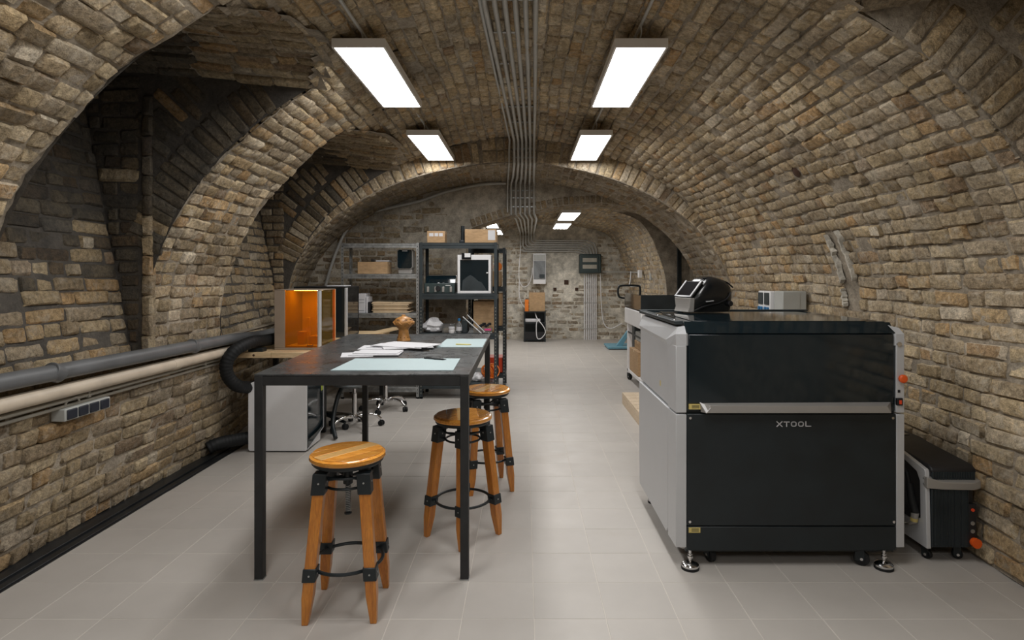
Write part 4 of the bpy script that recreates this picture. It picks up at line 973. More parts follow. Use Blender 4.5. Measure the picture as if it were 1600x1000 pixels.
o = pipe('thin_conduit', [(-.265, 1.0, zmain(-.26, 2)-.03), (-.25, 3.35, zmain(-.25, 3.3)-.03), (-.17, 6.68, zmain(-.17, 6.7)-.03), (-.175, 6.72, 2.9), (-.178, 6.72, 2.72), (-.23, 8.0, 2.69), (-.235, 8.06, 2.6), (-.235, 8.06, 2.3)], .011, 'conduit', 'thinnest conduit at the left edge of the ceiling bundle', 'conduit', None, 8)
cp = [(790, 284), (765, 285), (740, 288), (696, 298), (656, 312), (612, 322), (576, 331), (554, 344), (540, 360), (530, 380), (518, 412), (508, 446)]
pipe('bent_conduit', spline([P(a, b+2, 8.03) for i, (a, b) in enumerate(cp)], 5), .020, 'conduit', 'single grey conduit curving down the arch behind the metal shelves', 'conduit')
# vertical pipes on the far wall and the panel box above
gv = 'vertical pipes under the grey panel box'
for k in range(7):
    x = P(913.3+k*3.05, 430, 13.42).x; pipe('vertical_pipe', [(x, 13.43, 0.0), (x, 13.43, 1.48)], .015, 'white', 'white-grey vertical pipe on the far wall under the panel box', 'pipe', gv, 8)
tag(obj('pipe_bracket', MB().box(P(911, 0, 13.4).x, P(933, 0, 13.4).x, 13.405, 13.412, .82, .835), 'conduit'), 'thin bar across the vertical pipes, the upper one', 'clamp')
tag(obj('pipe_bracket', MB().box(P(909, 0, 13.4).x, P(933, 0, 13.4).x, 13.405, 13.412, .24, .255), 'conduit'), 'thin bar across the vertical pipes near the floor', 'clamp')
a, b = P(905, 397, 13.3), P(939, 427, 13.3)
t = thing('panel_box', 'dark green-grey breaker box with windows on the far wall', 'fuse box', (a.x, 13.4, b.z))
obj('case', MB().box(a.x, b.x, 13.24, 13.44, b.z, a.z), 'teal', t, .02)
obj('door_frame', MB().box(a.x+.03, b.x-.06, 13.225, 13.24, b.z+.04, a.z-.04), 'teal', t, .01)
for k in range(2): obj('breaker_window', MB().box(a.x+.07, b.x-.10, 13.215, 13.225, b.z+.10+.15*k, b.z+.19+.15*k), 'pipe_pale', t, .005)
a, b = P(833, 396, 13.3), P(853, 444, 13.3)
t = thing('meter_cabinet', 'tall white meter cabinet on the far wall above the cardboard box', 'meter box', (a.x, 13.4, b.z))
obj('case', MB().box(a.x, b.x, 13.30, 13.44, b.z, a.z), 'white', t, .01)
obj('meter', MB().box(a.x+.02, b.x-.02, 13.27, 13.30, a.z-.15, a.z-.03), 'socketgrey', t, .005); obj('cover', MB().box(a.x+.015, b.x-.015, 13.285, 13.30, b.z+.11, a.z-.17), 'clear', t, .004)
obj('breaker', MB().box(a.x+.14, b.x-.03, 13.275, 13.30, b.z+.14, b.z+.22), 'darksteel', t)
tag(obj('loose_cable', MB().tube(spline([P(814, 384, 13.35), P(812, 405, 13.33), P(811, 435, 13.33), P(817, 448, 13.33), P(826, 444, 13.33), P(831, 430, 13.33), P(832, 418, 13.33)], 6), .009, 6), 'white'), 'white cable hanging in a loop left of the meter cabinet', 'cable')
tag(obj('loose_cable', MB().tube(spline([P(811, 440, 13.33), P(812, 465, 13.32), P(820, 481, 13.28), P(834, 485, 13.1), P(839, 497, 12.9), P(849, 510, 12.85), P(852, 520, 12.85), P(845, 529, 12.85), P(839, 527, 12.85), P(838, 508, 12.88), P(840, 500, 12.9)], 6), .010, 6), 'white'), 'white cable trailing in a loop over the small black rack', 'cable')
tag(obj('loose_cable', MB().tube(spline([P(937, 405, 13.3), P(938, 430, 13.35), P(940, 480, 13.35), P(944, 506, 13.3), P(955, 513, 13.1), P(972, 505, 13.0)], 6), .010, 6), 'white'), 'white cable hanging down the far wall right of the panel box', 'cable')
t = thing('wall_rail_pipe', 'thin horizontal pipe on the far wall right of the panel box', 'pipe', (2, 13.3, 1.5))
obj('pipe_body', MB().tube([P(940, 425, 13.38), P(985, 425, 13.38), (2.27, 13.2, H+.07), (2.27, 11.6, H+.05)], .014, 8), 'conduit', t); obj('valve_box', MB().box(2.20, 2.27, 11.5, 11.62, 1.40, 1.55), 'white', t, .01)
# small black rack with cardboard box
a, b = P(818, 486, 12.95), P(853, 528, 12.95)
t = thing('small_rack', 'small black open rack on the floor against the far wall', 'rack', (a.x, 13, 0))
for x in (a.x+.02, b.x-.02):
    for y in (12.93, 13.35): obj('post', MB().box(x-.015, x+.015, y-.015, y+.015, 0, .66), 'black', t)
for z in (.03, .40, .64): obj('shelf_board', MB().box(a.x, b.x, 12.92, 13.37, z, z+.02), 'black', t, .003)
obj('back_panel', MB().box(a.x+.03, b.x-.03, 13.36, 13.37, .05, .64), 'darksteel', t)
obj('drawer_front', MB().box(a.x+.035, b.x-.035, 12.925, 12.94, .06, .22), 'blackplastic', t)
tag(obj('cardboard_box', MB().box(a.x+.12, b.x-.02, 12.98, 13.30, .661, 1.07), 'card', None, .006), 'brown cardboard box on the small black rack under the meter', 'box')
tag(obj('orange_packet', MB().box(a.x+.03, a.x+.11, 13.0, 13.02, .661, .92, Matrix.Rotation(0, 4, 'Z')), 'orange', None, .004), 'thin orange packet left of the box on the black rack', 'packet')
tag(obj('paper_roll', MB().box(a.x+.03, b.x-.12, 12.94, 13.1, .425, .50), 'paper', None, .02), 'white folded sheet on the middle shelf of the black rack', 'paper')
# grey socket boxes on the right wall
t = thing('wall_socket_box', 'grey socket box with two clear flaps and blue outlets on the right wall', 'socket', (2.25, 5, 1.2))
obj('case', MB().box(2.16, 2.36, 4.98, 5.16, 1.13, 1.315), 'socketgrey', t, .008); obj('rear_case', MB().box(2.20, 2.37, 5.165, 5.44, 1.12, 1.30), 'socketgrey', t, .008)
for k in range(2):
    y = 5.17+k*.135; w1 = obj('module', MB().box(2.13, 2.20, y, y+.125, 1.13, 1.31), 'white', t, .008); obj('flap', MB().box(2.12, 2.131, y+.015, y+.11, 1.19, 1.295), 'darksteel', w1, .004)
    for q in range(2): obj('outlet', MB().cyl((2.115, y+.035+.055*q, 1.155), (2.14, y+.035+.055*q, 1.155), .016, 12), 'deepblue', w1)
obj('cable_lid', MB().box(2.162, 2.30, 4.975, 4.98, 1.14, 1.30), 'socketgrey', t)
# ================================================================ DESK ALONG THE LEFT WALL
t = thing('wall_desk', 'long wooden desk board behind the black table along the left wall', 'desk', (-1.9, 5.8, 0))
for k in range(3): obj('desk_board', MB().box(-2.34+.27*k, -2.34+.27*(k+1)-.002, 4.85, 6.74, .775, .820), 'pine', t, .003)
for x, y in ((-2.30, 5.5), (-1.86, 5.5), (-2.30, 6.65), (-1.60, 6.65)): obj('leg', MB().box(x-.02, x+.02, y-.02, y+.02, 0, .775), 'frame', t, .002)
obj('knot', MB().lathe([(.001, 0), (.010, 0), (.006, .001)], seg=10, mtx=Matrix.Translation((-2.21, 4.850, .797)) @ Matrix.Rotation(PI/2, 4, 'X')), 'claydark', t)
DZ = .8205
t = thing('amber_laser_box', 'enclosed desktop machine with glowing amber panes and beige frame on the desk', 'machine', (-1.95, 5.15, DZ))
x0, x1, y0, y1, z1 = -2.113, -1.722, 5.02, 5.42, 1.328
mb = MB()
obj('base', MB().box(x0, x1, y0, y1, DZ, DZ+.018), 'taupe', t, .003); obj('roof', MB().box(x0, x1, y0, y1, z1-.006, z1), 'taupe', t, .002)
obj('left_panel', MB().box(x0, x0+.09, y0, y1, DZ+.0185, z1-.0065), 'taupe', t, .003); obj('rear_panel', MB().box(x0+.091, x1, y1-.01, y1, DZ+.0185, z1-.0065), 'kraft', t); obj('work_bed', MB().box(x0+.092, x1-.03, y0+.02, y1-.02, DZ+.0185, DZ+.03), 'paper', t)
obj('corner_post', MB().cyl((x1-.014, y0+.014, DZ+.0185), (x1-.014, y0+.014, z1-.0065), .016, 20), 'silver', t)
obj('corner_post', MB().box(x1-.006, x1, y1-.022, y1-.011, DZ+.0185, z1-.0065), 'orange', t)
obj('front_pane', MB().box(x0+.091, x1-.031, y0+.002, y0+.006, DZ+.0185, z1-.0065), 'amber', t); obj('side_pane', MB().box(x1-.006, x1-.002, y0+.031, y1-.023, DZ+.0185, z1-.0065), 'amber', t)
obj('handle', MB().tube([(x1-.11, y0+.001, DZ+.045), (x1-.11, y0-.008, DZ+.035), (x1-.065, y0-.008, DZ+.035), (x1-.065, y0+.001, DZ+.045)], .003, 6), 'blackplastic', t)
m, nt, p = nmat('inside_light'); em = node(nt, 'ShaderNodeEmission'); em.inputs[0].default_value = (1, .85, .6, 1); em.inputs[1].default_value = 14; nt.links.new(em.outputs[0], nt.nodes['Material Output'].inputs[0]); M['inlight'] = m
obj('light_strip', MB().box(x0+.12, x1-.05, y0+.12, y0+.22, z1-.014, z1-.008), 'inlight', t)
obj('inner_block', MB().box(x0+.15, x0+.21, y0+.12, y0+.22, DZ+.0185, DZ+.14), 'kraft', t); obj('inner_block', MB().box(x0+.20, x0+.23, y0+.18, y0+.22, DZ+.0185, DZ+.26), 'white', t); obj('inner_block', MB().box(x0+.24, x0+.33, y0+.14, y0+.28, DZ+.0185, DZ+.10), 'kraft', t)
t = thing('black_enclosure', 'black enclosed desktop machine with grey corner post behind the amber box', 'machine', (-2.05, 6.2, DZ))
x0, x1, y0, y1, z1 = -2.33, -1.79, 6.0, 6.42, 1.335
obj('back_case', MB().box(x0, x0+.02, y0, y1, DZ+.015, z1-.012), 'blackplastic', t); obj('back_case', MB().box(x0, x1, y1-.015, y1, DZ+.015, z1-.012), 'blackplastic', t)
obj('base', MB().box(x0, x1, y0, y1, DZ, DZ+.015), 'darksteel', t, .003); obj('roof', MB().box(x0, x1, y0, y1, z1-.012, z1), 'blackplastic', t, .003)
obj('corner_post', MB().box(x1-.028, x1-.001, y0-.002, y0+.025, DZ+.015, z1-.012), 'silver', t, .005); obj('front_pane', MB().box(x0+.02, x1-.029, y0+.003, y0+.008, DZ+.015, z1-.012), 'darkglass', t)
obj('side_pane', MB().box(x1-.008, x1-.003, y0+.027, y1-.016, DZ+.015, z1-.012), 'smoke', t)
tag(obj('paper_pad', MB().box(-2.02, -1.84, 6.06, 6.3, 1.3355, 1.345), 'paper', None, .002), 'white pad on top of the black enclosure', 'paper')
tag(obj('hose_adapter', MB().box(-2.27, -2.15, 4.88, 4.96, DZ, DZ+.03), 'black', None, .003), 'small black block on the desk under the ventilation hose', 'box')
tag(obj('tape_roll', MB().lathe([(.018, 0), (.030, 0), (.030, .02), (.018, .02), (.018, 0)], (-1.63, 5.62, DZ), 20), 'yellow', None, 0, 30), 'yellow tape roll on the desk right of the amber machine', 'tape')
tag(obj('keyboard', MB().box(-1.70, -1.62, 5.25, 5.52, DZ, DZ+.012), 'blackplastic', None, .003), 'flat black remote on the desk beside the amber machine', 'remote')
tag(obj('note_card', MB().box(-1.71, -1.60, 5.78, 5.95, DZ, DZ+.006), 'mat', None, .001), 'pale blue card on the desk beside the black enclosure', 'card')
tag(obj('plank_offcut', MB().box(-.06, .06, -.6, .6, 0, .02, Matrix.Translation((-1.60, 6.40, DZ)) @ Matrix.Rotation(-.18, 4, 'Z')), 'pine', None, .002), 'long wooden plank lying on the desk behind the table', 'plank')
# ventilation hoses
def duct(pts, r, label):
    P_ = spline(pts, 14); L = [0]
    for a, b in zip(P_, P_[1:]): L.append(L[-1]+(b-a).length)
    N = int(L[-1]/.0085); Q = []
    for i in range(N+1):
        s_ = L[-1]*i/N; k = max(j for j in range(len(L)) if L[j] <= s_+1e-9); k = min(k, len(P_)-2); f_ = (s_-L[k])/max(1e-9, L[k+1]-L[k]); Q.append(P_[k].lerp(P_[k+1], f_))
    o = obj('ventilation_hose', MB().tube(Q, [r*(1 if i % 3 else .93) for i in range(len(Q))], 16), 'rubber', None, 0, 80); return tag(o, label, 'hose')
duct([(-2.18, 5.6, .89), (-2.18, 5.3, .895), (-2.19, 5.0, .90), (-2.22, 4.82, .905), (-2.29, 4.70, .855), (-2.335, 4.66, .76), (-2.335, 4.68, .66), (-2.30, 4.74, .575), (-2.275, 4.88, .53), (-2.262, 4.98, .52)], .050, 'black ribbed ventilation hose curving from the desk down to the white box')
duct([(-2.515, 4.72, .075), (-2.46, 4.76, .10), (-2.38, 4.84, .105), (-2.27, 4.94, .105)], .052, 'black ribbed ventilation hose low on the floor behind the white box')
# white air filter box on the floor
t = thing('white_filter_box', 'white rounded cabinet with black glass side under the desk', 'cabinet', (-2.0, 5.05, 0))
x0, x1, y0, y1, z1 = -2.262, -1.79, 4.87, 5.21, .575
def rr(x0, x1, z0, z1, r, tl=True, bl=False):
    q = []
    for cx, cz, a0, on in ((x1-.004, z1-.004, 0, 0), (x0+r, z1-r, PI/2, 1), (x0+.02, z0+.02, PI, 1), (x1-.004, z0+.004, 1.5*PI, 0)):
        rad = (r if cx == x0+r else .02) if on else .004
        for k in range(7): a = a0+PI/2*k/6; q.append((cx+rad*math.cos(a), cz+rad*math.sin(a)))
    return q
obj('shell', MB().prism(rr(x0, x1, .012, z1, .045), y0, y1, 'y'), 'white', t, 0, 30)
obj('foot_strip', MB().box(x0+.03, x1-.01, y0+.02, y1-.02, 0, .012), 'rubber', t)
obj('side_glass', MB().prism([(y0+.03, .02), (y1+.05, .10), (y1+.05, .575), (y0+.06, .575), (y0+.03, .555)], x1, x1+.006, 'x'), 'darkglass', t)
obj('side_frame', MB().tube([(x1+.008, y0+.02, .02), (x1+.008, y1+.06, .11), (x1+.008, y1+.06, .575)], .004, 6), 'silver', t)
obj('sticker', MB().box(x1+.0062, x1+.0085, y1+.0, y1+.045, .44, .50), 'lime', t, label='lime green sticker')
for a in (-2.15, -1.98): obj('vent_slot', MB().prism([(a, y0+.08), (a+.09, y0+.02), (a+.10, y0+.026), (a+.01, y0+.088)], z1, z1+.0015, 'z'), 'darksteel', t)
# swivel chairs behind
def make_swivel(seat='greyseat', col='chrome'):
    t = thing('swivel_stool', 'x', 'chair')
    obj('column', MB().cyl((0, 0, .10), (0, 0, .33), .022, 16).cyl((0, 0, .30), (0, 0, .40), .014, 12), col, t)['kind'] = 'part'
    obj('hub', MB().cyl((0, 0, .075), (0, 0, .125), .034, 16), col, t, .003)
    obj('seat', MB().lathe([(.001, .400), (.15, .402), (.195, .412), (.205, .430), (.19, .448), (.10, .455), (.001, .456)], seg=36), seat, t, 0, 50)
    obj('seat_plate', MB().box(-.07, .07, -.08, .08, .385, .40), 'blackplastic', t, .004)
    for k in range(5):
        a = .35+2*PI*k/5; c, s = math.cos(a), math.sin(a)
        lg = obj('leg', MB().tube(spline([(.02*c, .02*s, .105), (.10*c, .10*s, .118), (.19*c, .19*s, .108), (.245*c, .245*s, .066)], 5), [.017]*4+[.015]*12, 8), col, t, 0, 50)
        R2 = Matrix.Translation((.25*c, .25*s, 0)) @ Matrix.Rotation(a+.9, 4, 'Z')
        w_ = obj('caster', MB().cyl((.004, 0, .026), (.022, 0, .026), .026, 18, R2).cyl((-.022, 0, .026), (-.004, 0, .026), .026, 18, R2).box(-.004, .004, -.02, .016, .03, .056, R2), 'rubber', lg, .002); w_['kind'] = 'part'
    return t
t = make_swivel(); t.location = (-1.62, 5.66, 0); t['label'] = 'chrome five-legged swivel stool with grey round seat, left of the black table leg'; t['group'] = 'chrome swivel stools'
t2 = dup(t, (-1.50, 6.42, 0), .5, 'chrome five-legged swivel stool farther back, near the metal shelves')
# black office chair
t = thing('office_chair', 'black swivel chair on casters behind the white cabinet', 'chair', (-1.98, 5.80, 0))
obj('gas_column', MB().cyl((-1.93, 5.72, .09), (-1.93, 5.72, .42), .024, 14), 'black', t); obj('seat', MB().box(-2.15, -1.72, 5.52, 5.94, .43, .49), 'rubber', t, .02)
for k in range(5):
    a = -.5+2*PI*k/5; c, s = math.cos(a), math.sin(a); R2 = Matrix.Translation((-1.93+.28*c, 5.72+.28*s, 0)) @ Matrix.Rotation(a, 4, 'Z')
    lg = obj('leg', MB().tube([(-1.93+.02*c, 5.72+.02*s, .12), (-1.93+.28*c, 5.72+.28*s, .068)], [.022, .014], 8), 'black', t); obj('caster', MB().cyl((-.02, 0, .028), (.02, 0, .028), .028, 16, R2), 'rubber', lg, .003)
obj('back_support', MB().tube(spline([(-1.80, 5.66, .46), (-1.72, 5.62, .40), (-1.685, 5.60, .46), (-1.69, 5.60, .62), (-1.71, 5.60, .70)], 5), .025, 8), 'black', t, 0, 50)
obj('backrest', MB().box(-1.73, -1.69, 5.42, 5.80, .55, .745), 'rubber', t, .015)
obj('foot_bar', MB().tube(spline([(-1.70, 5.60, .44), (-1.735, 5.50, .30), (-1.73, 5.36, .12), (-1.66, 5.22, .022)], 6), .020, 8), 'black', t, 0, 50)

# ================================================================ SHELVING UNITS
def shelving(name, label, x0, x1, y0, y1, top, shelves, mat, beam, post, holes, hmat, boardmat=None, zmax=9):
    t = thing(name, label, 'shelf', ((x0+x1)/2, (y0+y1)/2, 0))
    for px_, sx in ((x0, 1), (x1, -1)):
        for py_, sy in ((y0, 1), (y1, -1)):
            p_ = obj('post', MB().box(min(px_, px_+sx*post), max(px_, px_+sx*post), min(py_, py_+sy*.002), max(py_, py_+sy*.002), .004, top).box(min(px_, px_+sx*.002), max(px_, px_+sx*.002), min(py_+sy*.002, py_+sy*post), max(py_+sy*.002, py_+sy*post), .004, top), mat, t); p_['kind'] = 'part'
            obj('foot_cap', MB().box(min(px_, px_+sx*post), max(px_, px_+sx*post), min(py_, py_+sy*post), max(py_, py_+sy*post), 0, .02), 'rubber', p_)
            if sy > 0:
                mb = MB(); z = .06
                while z < min(zmax, top-.02): mb.box(px_+sx*post*.5-.004, px_+sx*post*.5+.004, y0-.0012, y0-.0002, z, z+.013); z += .04
                h_ = obj('post_holes', mb, hmat, p_, 0, None); h_['kind'] = 'stuff'
    for z in shelves:
        s_ = obj('shelf_board', MB().box(x0+.003, x1-.003, y0+.006, y1-.003, z-.012, z), boardmat or mat, t)
        b_ = obj('shelf_beam', MB().prism([(y0+.004, z), (y0-.004, z-.006), (y0-.004, z-beam*.45), (y0+.0, z-beam*.5), (y0-.004, z-beam*.55), (y0-.004, z-beam), (y0+.004, z-beam)], x0+post, x1-post, 'x'), mat, s_)
        obj('shelf_beam', MB().box(x0+.003, x0+.006, y0+post, y1-post, z-beam, z), mat, s_); obj('shelf_beam', MB().box(x1-.006, x1-.003, y0+post, y1-post, z-beam, z), mat, s_)
    return t
SY = 6.98
shelving('metal_shelving', 'galvanised metal shelving unit left of the dark one', -2.155, -1.243, SY, SY+.36, 1.83, [1.825, 1.465, 1.005, .55, .135], 'steel', .055, .030, True, 'blackplastic')
shelving('dark_shelving', 'dark grey boltless shelving unit behind the table', -1.236, -.325, SY, SY+.46, 1.835, [1.830, 1.235, .765, .185], 'darksteel', .068, .036, True, 'pipe_pale', None, 1.1)
shelving('dark_shelving', 'dark grey shelving unit farther back, seen edge-on past the first', -.72, -.245, 7.58, 8.04, 1.80, [1.79, 1.30, .80, .20], 'darksteel', .06, .036, True, 'socketgrey', None, 1.2)
def sbox(name, px0, px1, py0, py1, D, dep, mat, label, cat, bev=.004, seams=False, lift=0):
    a, b = P(px0, py0, D), P(px1, py1, D)
    t = thing(name, label, cat, ((a.x+b.x)/2, D+dep/2, b.z))
    return t, a.x, b.x, b.z, a.z
def carton(x0, x1, y0, y1, z0, z1, label, group=None, tape=True, lab=None):
    t = thing('cardboard_box', label, 'box', ((x0+x1)/2, (y0+y1)/2, z0), 0, group)
    obj('carton', MB().box(x0, x1, y0, y1, z0, z1), 'card', t, .004)
    if tape: obj('packing_tape', MB().box(x0-.0005, x1+.0005, (y0+y1)/2-.025, (y0+y1)/2+.025, z1-.03, z1+.001), 'kraft', t)
    for (a, b, c, d_) in (lab or []): obj('shipping_label', MB().box(x0+a*(x1-x0), x0+b*(x1-x0), y0-.0015, y0+.001, z0+c*(z1-z0), z0+d_*(z1-z0)), 'paper', t)
    return t
q = lambda px, D=SY: (px-CX)*D/F
zq = lambda py, D=SY: H+(CY-py)*D/F
carton(q(667), q(695), 6.99, 7.17, 1.831, zq(361), 'small cardboard box with three white labels on top of the dark shelving', lab=[(.12, .36, .55, .82), (.42, .62, .55, .82), (.67, .88, .55, .82)])
carton(q(726), q(775), 7.0, 7.42, 1.831, zq(358), 'large flat cardboard box with white label on top of the dark shelving', lab=[(.74, .97, .2, .93)])
t = thing('black_tube', 'black upright tube on top of the dark shelving between the boxes', 'tube', (q(721), 7.1, 1.831)); obj('tube', MB().cyl((q(721.5), 7.1, 1.831), (q(721.5), 7.1, zq(352)), .022, 18), 'black', t); obj('tube_foot', MB().box(q(716), q(725), 7.07, 7.16, 1.831, 1.87), 'black', t, .01)
# 3D printer with white frame
x0, x1, z0, z1 = q(714.5), q(767), 1.2355, zq(398)
t = thing('desktop_printer', 'boxy white-framed machine with dark window on the dark shelving', 'printer', ((x0+x1)/2, 7.2, z0))
obj('case', MB().box(x0, x1, 7.02, 7.38, z0, z1), 'silver_dark', t, .006)
for a in ((x0, x0+.030, z0, z1), (x1-.030, x1, z0, z1), (x0+.030, x1-.030, z0, z0+.03), (x0+.030, x1-.030, z1-.06, z1)): obj('front_frame', MB().box(a[0], a[1], 7.0, 7.02, a[2], a[3]), 'white', t, .003)
obj('window', MB().box(x0+.030, x1-.030, 7.008, 7.018, z0+.03, z1-.06), 'darkglass', t); obj('display', MB().box(x0+.05, x0+.16, 6.985, 7.0, z1-.055, z1+.02), 'screen', t, .003); obj('display_cover', MB().box(x0+.085, x0+.155, 6.982, 6.985, z1-.03, z1+.018), 'white', t)
mb = MB(); r_ = random.Random(4); pts = [(x0+.06+i*.045, z0+.12+.10*math.exp(-((i-2)/2)**2)+r_.uniform(-.01, .01)) for i in range(6)]
mb.prism([(x0+.05, z0+.035)]+pts+[(x1-.05, z0+.035)], 7.003, 7.008); obj('crumpled_film', mb, 'darksteel', t)
obj('handle', MB().box(x1-.055, x1-.035, 6.996, 7.004, z0+.235, z0+.25), 'white', t, .002)
# dark machine left of it
x0, x1, z0 = q(662), q(710), 1.2355
t = thing('dark_device', 'low dark machine with round dial on the dark shelving left of the printer', 'machine', ((x0+x1)/2, 7.2, z0))
obj('body', MB().box(x0, x1, 7.02, 7.38, z0, z0+.12), 'teal', t, .008); obj('hood', MB().prism([(7.10, z0+.12), (7.16, z0+.21), (7.38, z0+.21), (7.38, z0+.12)], x0, x1, 'x'), 'darkglass', t, .006)
obj('dial', MB().cyl((x0+.165, 7.0, z0+.06), (x0+.165, 7.02, z0+.06), .030, 20), 'blackplastic', t, .003)
for a in (.03, .12, .21, .30): obj('clip', MB().box(x0+a, x0+a+.028, 7.008, 7.02, z0+.015, z0+.08), 'silver_dark', t, .004)
obj('badge', MB().lathe([(.018, 0), (.001, .008)], (x0+.168, 7.03, z0+.12), 12), 'white', t); obj('print_line', MB().box(x1-.11, x1-.05, 7.017, 7.0195, z0+.09, z0+.098), 'white', t)
# lower shelf
def bag(name, cx, cy, z, rx, ry, rz, mat, label, cat, seed):
    r_ = random.Random(seed); mb = MB(); n = 18; m_ = 10
    for i in range(m_+1):
        ph = PI*i/m_
        for k in range(n):
            a = 2*PI*k/n; f_ = 1+.10*math.sin(3*a+seed)*math.sin(ph)+.26*r_.uniform(-1, 1)*math.sin(ph); zz = (1-math.cos(ph))/2
            mb.v.append((cx+rx*f_*math.sin(ph)**.7*math.cos(a)*(1-.25*zz), cy+ry*f_*math.sin(ph)**.7*math.sin(a)*(1-.25*zz), z+rz*2*zz*(1-.3*abs(math.sin(1.5*a+seed))*zz)))
    for i in range(m_):
        for k in range(n): mb.f.append((i*n+k, i*n+(k+1) % n, (i+1)*n+(k+1) % n, (i+1)*n+k))
    return tag(obj(name, mb, mat, None, 0, 25), label, cat)
bag('plastic_bag', q(673), 7.15, .7655, .135, .10, .095, 'bag', 'crumpled white plastic bag on the middle shelf behind the table', 'bag', 3)
t = thing('clear_box', 'clear plastic box of small parts beside the white bag', 'box', (q(698), 7.15, .7655)); obj('tub', MB().box(q(689), q(709), 7.06, 7.24, .7655, .86), 'clear', t, .006); obj('lid', MB().box(q(688.5), q(709.5), 7.055, 7.245, .861, .872), 'clear', t, .003); obj('content', MB().lathe([(.05, 0), (.06, .02), (.05, .05), (.001, .065)], (q(697), 7.15, .768), 14), 'kraft', t)
t = thing('white_jar', 'small white lidded jar in front of the clear box', 'jar', (q(705), 7.02, .7655)); obj('jar_body', MB().lathe([(.032, 0), (.036, .006), (.036, .045), (.03, .052), (.001, .052)], (q(705), 7.02, .7655), 20), 'white', t); obj('lid', MB().lathe([(.038, .053), (.038, .075), (.001, .077)], (q(705), 7.02, .7655), 20), 'paper', t)
t = thing('water_bottle', 'clear bottle with blue cap on the middle shelf', 'bottle', (q(716.5), 7.04, .7655)); obj('bottle_body', MB().lathe([(.030, 0), (.034, .008), (.034, .09), (.030, .105), (.014, .13), (.013, .145)], (q(716.5), 7.04, .7655), 20), 'clear', t); obj('cap', MB().cyl((q(716.5), 7.04, .911), (q(716.5), 7.04, .94), .017, 16), 'deepblue', t, .002); obj('bottle_label', MB().lathe([(.0347, .03), (.0347, .075)], (q(716.5), 7.04, .7655), 20), 'paper', t)
tag(obj('grey_bin', MB().box(q(720), q(729), 7.06, 7.3, .7655, .92), 'darksteel', None, .006), 'dark grey upright bin right of the bottle', 'bin')
carton(q(738), q(772), 7.12, 7.40, .7655, 1.14, 'big cardboard box on the middle shelf behind the leaning tubes')
t = thing('parts_tray', 'clear tray heaped with black parts on the middle shelf', 'tray', (q(752), 7.05, .7655)); obj('tray', MB().box(q(733), q(769), 6.99, 7.10, .7655, .83), 'clear', t, .004)
for k in range(6): obj('black_part', MB().box(-.02, .02, -.014, .014, 0, .03, Matrix.Translation((q(750)+.022*k, 7.04, .834+.012*(k % 3))) @ Matrix.Rotation(.4*k, 4, 'Z')), 'blackplastic', t, .004)
obj('pink_strip', MB().box(q(757), q(767), 6.985, 6.99, .80, .822), 'pink', t)
t = thing('metal_bars', 'two silver bars leaning diagonally on the tray', 'bar', (q(740), 6.95, .85))
for k, (a, b) in enumerate((((723, 495), (752, 521)), ((730, 492), (757, 519)))): obj('bar', MB().tube([P(a[0], a[1], 6.97), P(b[0], b[1], 6.962)], .009, 6), 'steel', t)
# bottom of dark unit: orange rope, white bag, red box
r_ = random.Random(9); rope = thing('orange_rope', 'tangle of orange rope on the bottom shelf beside the table leg', 'rope', (q(762), 7.15, .19))
for k in range(9):
    cx, cy, cz = q(764)+r_.uniform(-.05, .04), 7.13+r_.uniform(-.05, .05), .30+r_.uniform(-.02, .03); R2 = Matrix.Translation((cx, cy, cz)) @ Matrix.Rotation(r_.uniform(-.5, .5), 4, 'X') @ Matrix.Rotation(r_.uniform(-1, 1), 4, 'Z')
    obj('coil', MB().ring((0, 0, 0), r_.uniform(.05, .09), .0075, 24, 6, 'y', R2), 'orange', rope, 0, 60)
bag('plastic_bag', q(744), 7.12, .186, .085, .08, .055, 'bag', 'small white plastic bag on the bottom shelf left of the orange rope', 'bag', 5)
# contents of the farther unit
carton(-.66, -.30, 7.62, 7.98, 1.305, 1.50, 'cardboard box on the farther dark shelving, below the top'); carton(-.60, -.29, 7.60, 7.98, .805, 1.22, 'tall cardboard box on the farther dark shelving, middle shelf')
tag(obj('orange_spool', MB().cyl((-.345, 7.60, 1.56), (-.345, 7.66, 1.56), .055, 24), 'orange', None, .006), 'orange round spool on the farther dark shelving', 'spool')
tag(obj('red_crate', MB().box(-.50, -.28, 7.60, 7.90, .205, .40), 'red', None, .01), 'red box on the bottom shelf of the farther dark shelving', 'box')
# contents of the metal shelving
carton(q(557), q(603.5), 7.02, 7.26, 1.4655, zq(409), 'brown cardboard box on the second metal shelf')
tag(obj('white_pad', MB().box(q(583), q(604), 7.1, 7.25, zq(408.5), zq(406)), 'paper', None, .002), 'white pad lying on the box of the second metal shelf', 'pad')
tag(obj('small_camera', MB().box(q(577), q(582), 7.05, 7.10, zq(408.5), zq(405)), 'blackplastic', None, .003), 'tiny black gadget on the box of the second metal shelf', 'gadget')
x0, x1 = q(619), q(643.5)
t = thing('rounded_device', 'black rounded screen device on a grey foot, second metal shelf', 'machine', ((x0+x1)/2, 7.1, 1.466))
obj('foot', MB().box(x0+.01, x1-.01, 7.04, 7.2, 1.466, 1.52), 'silver_dark', t, .008); obj('body', MB().prism([(x0+.02, 1.52), (x1-.02, 1.52), (x1, 1.545), (x1, 1.74), (x1-.02, 1.755), (x0+.02, 1.755), (x0, 1.74), (x0, 1.545)], 7.03, 7.2, 'y'), 'silver_dark', t, .003)
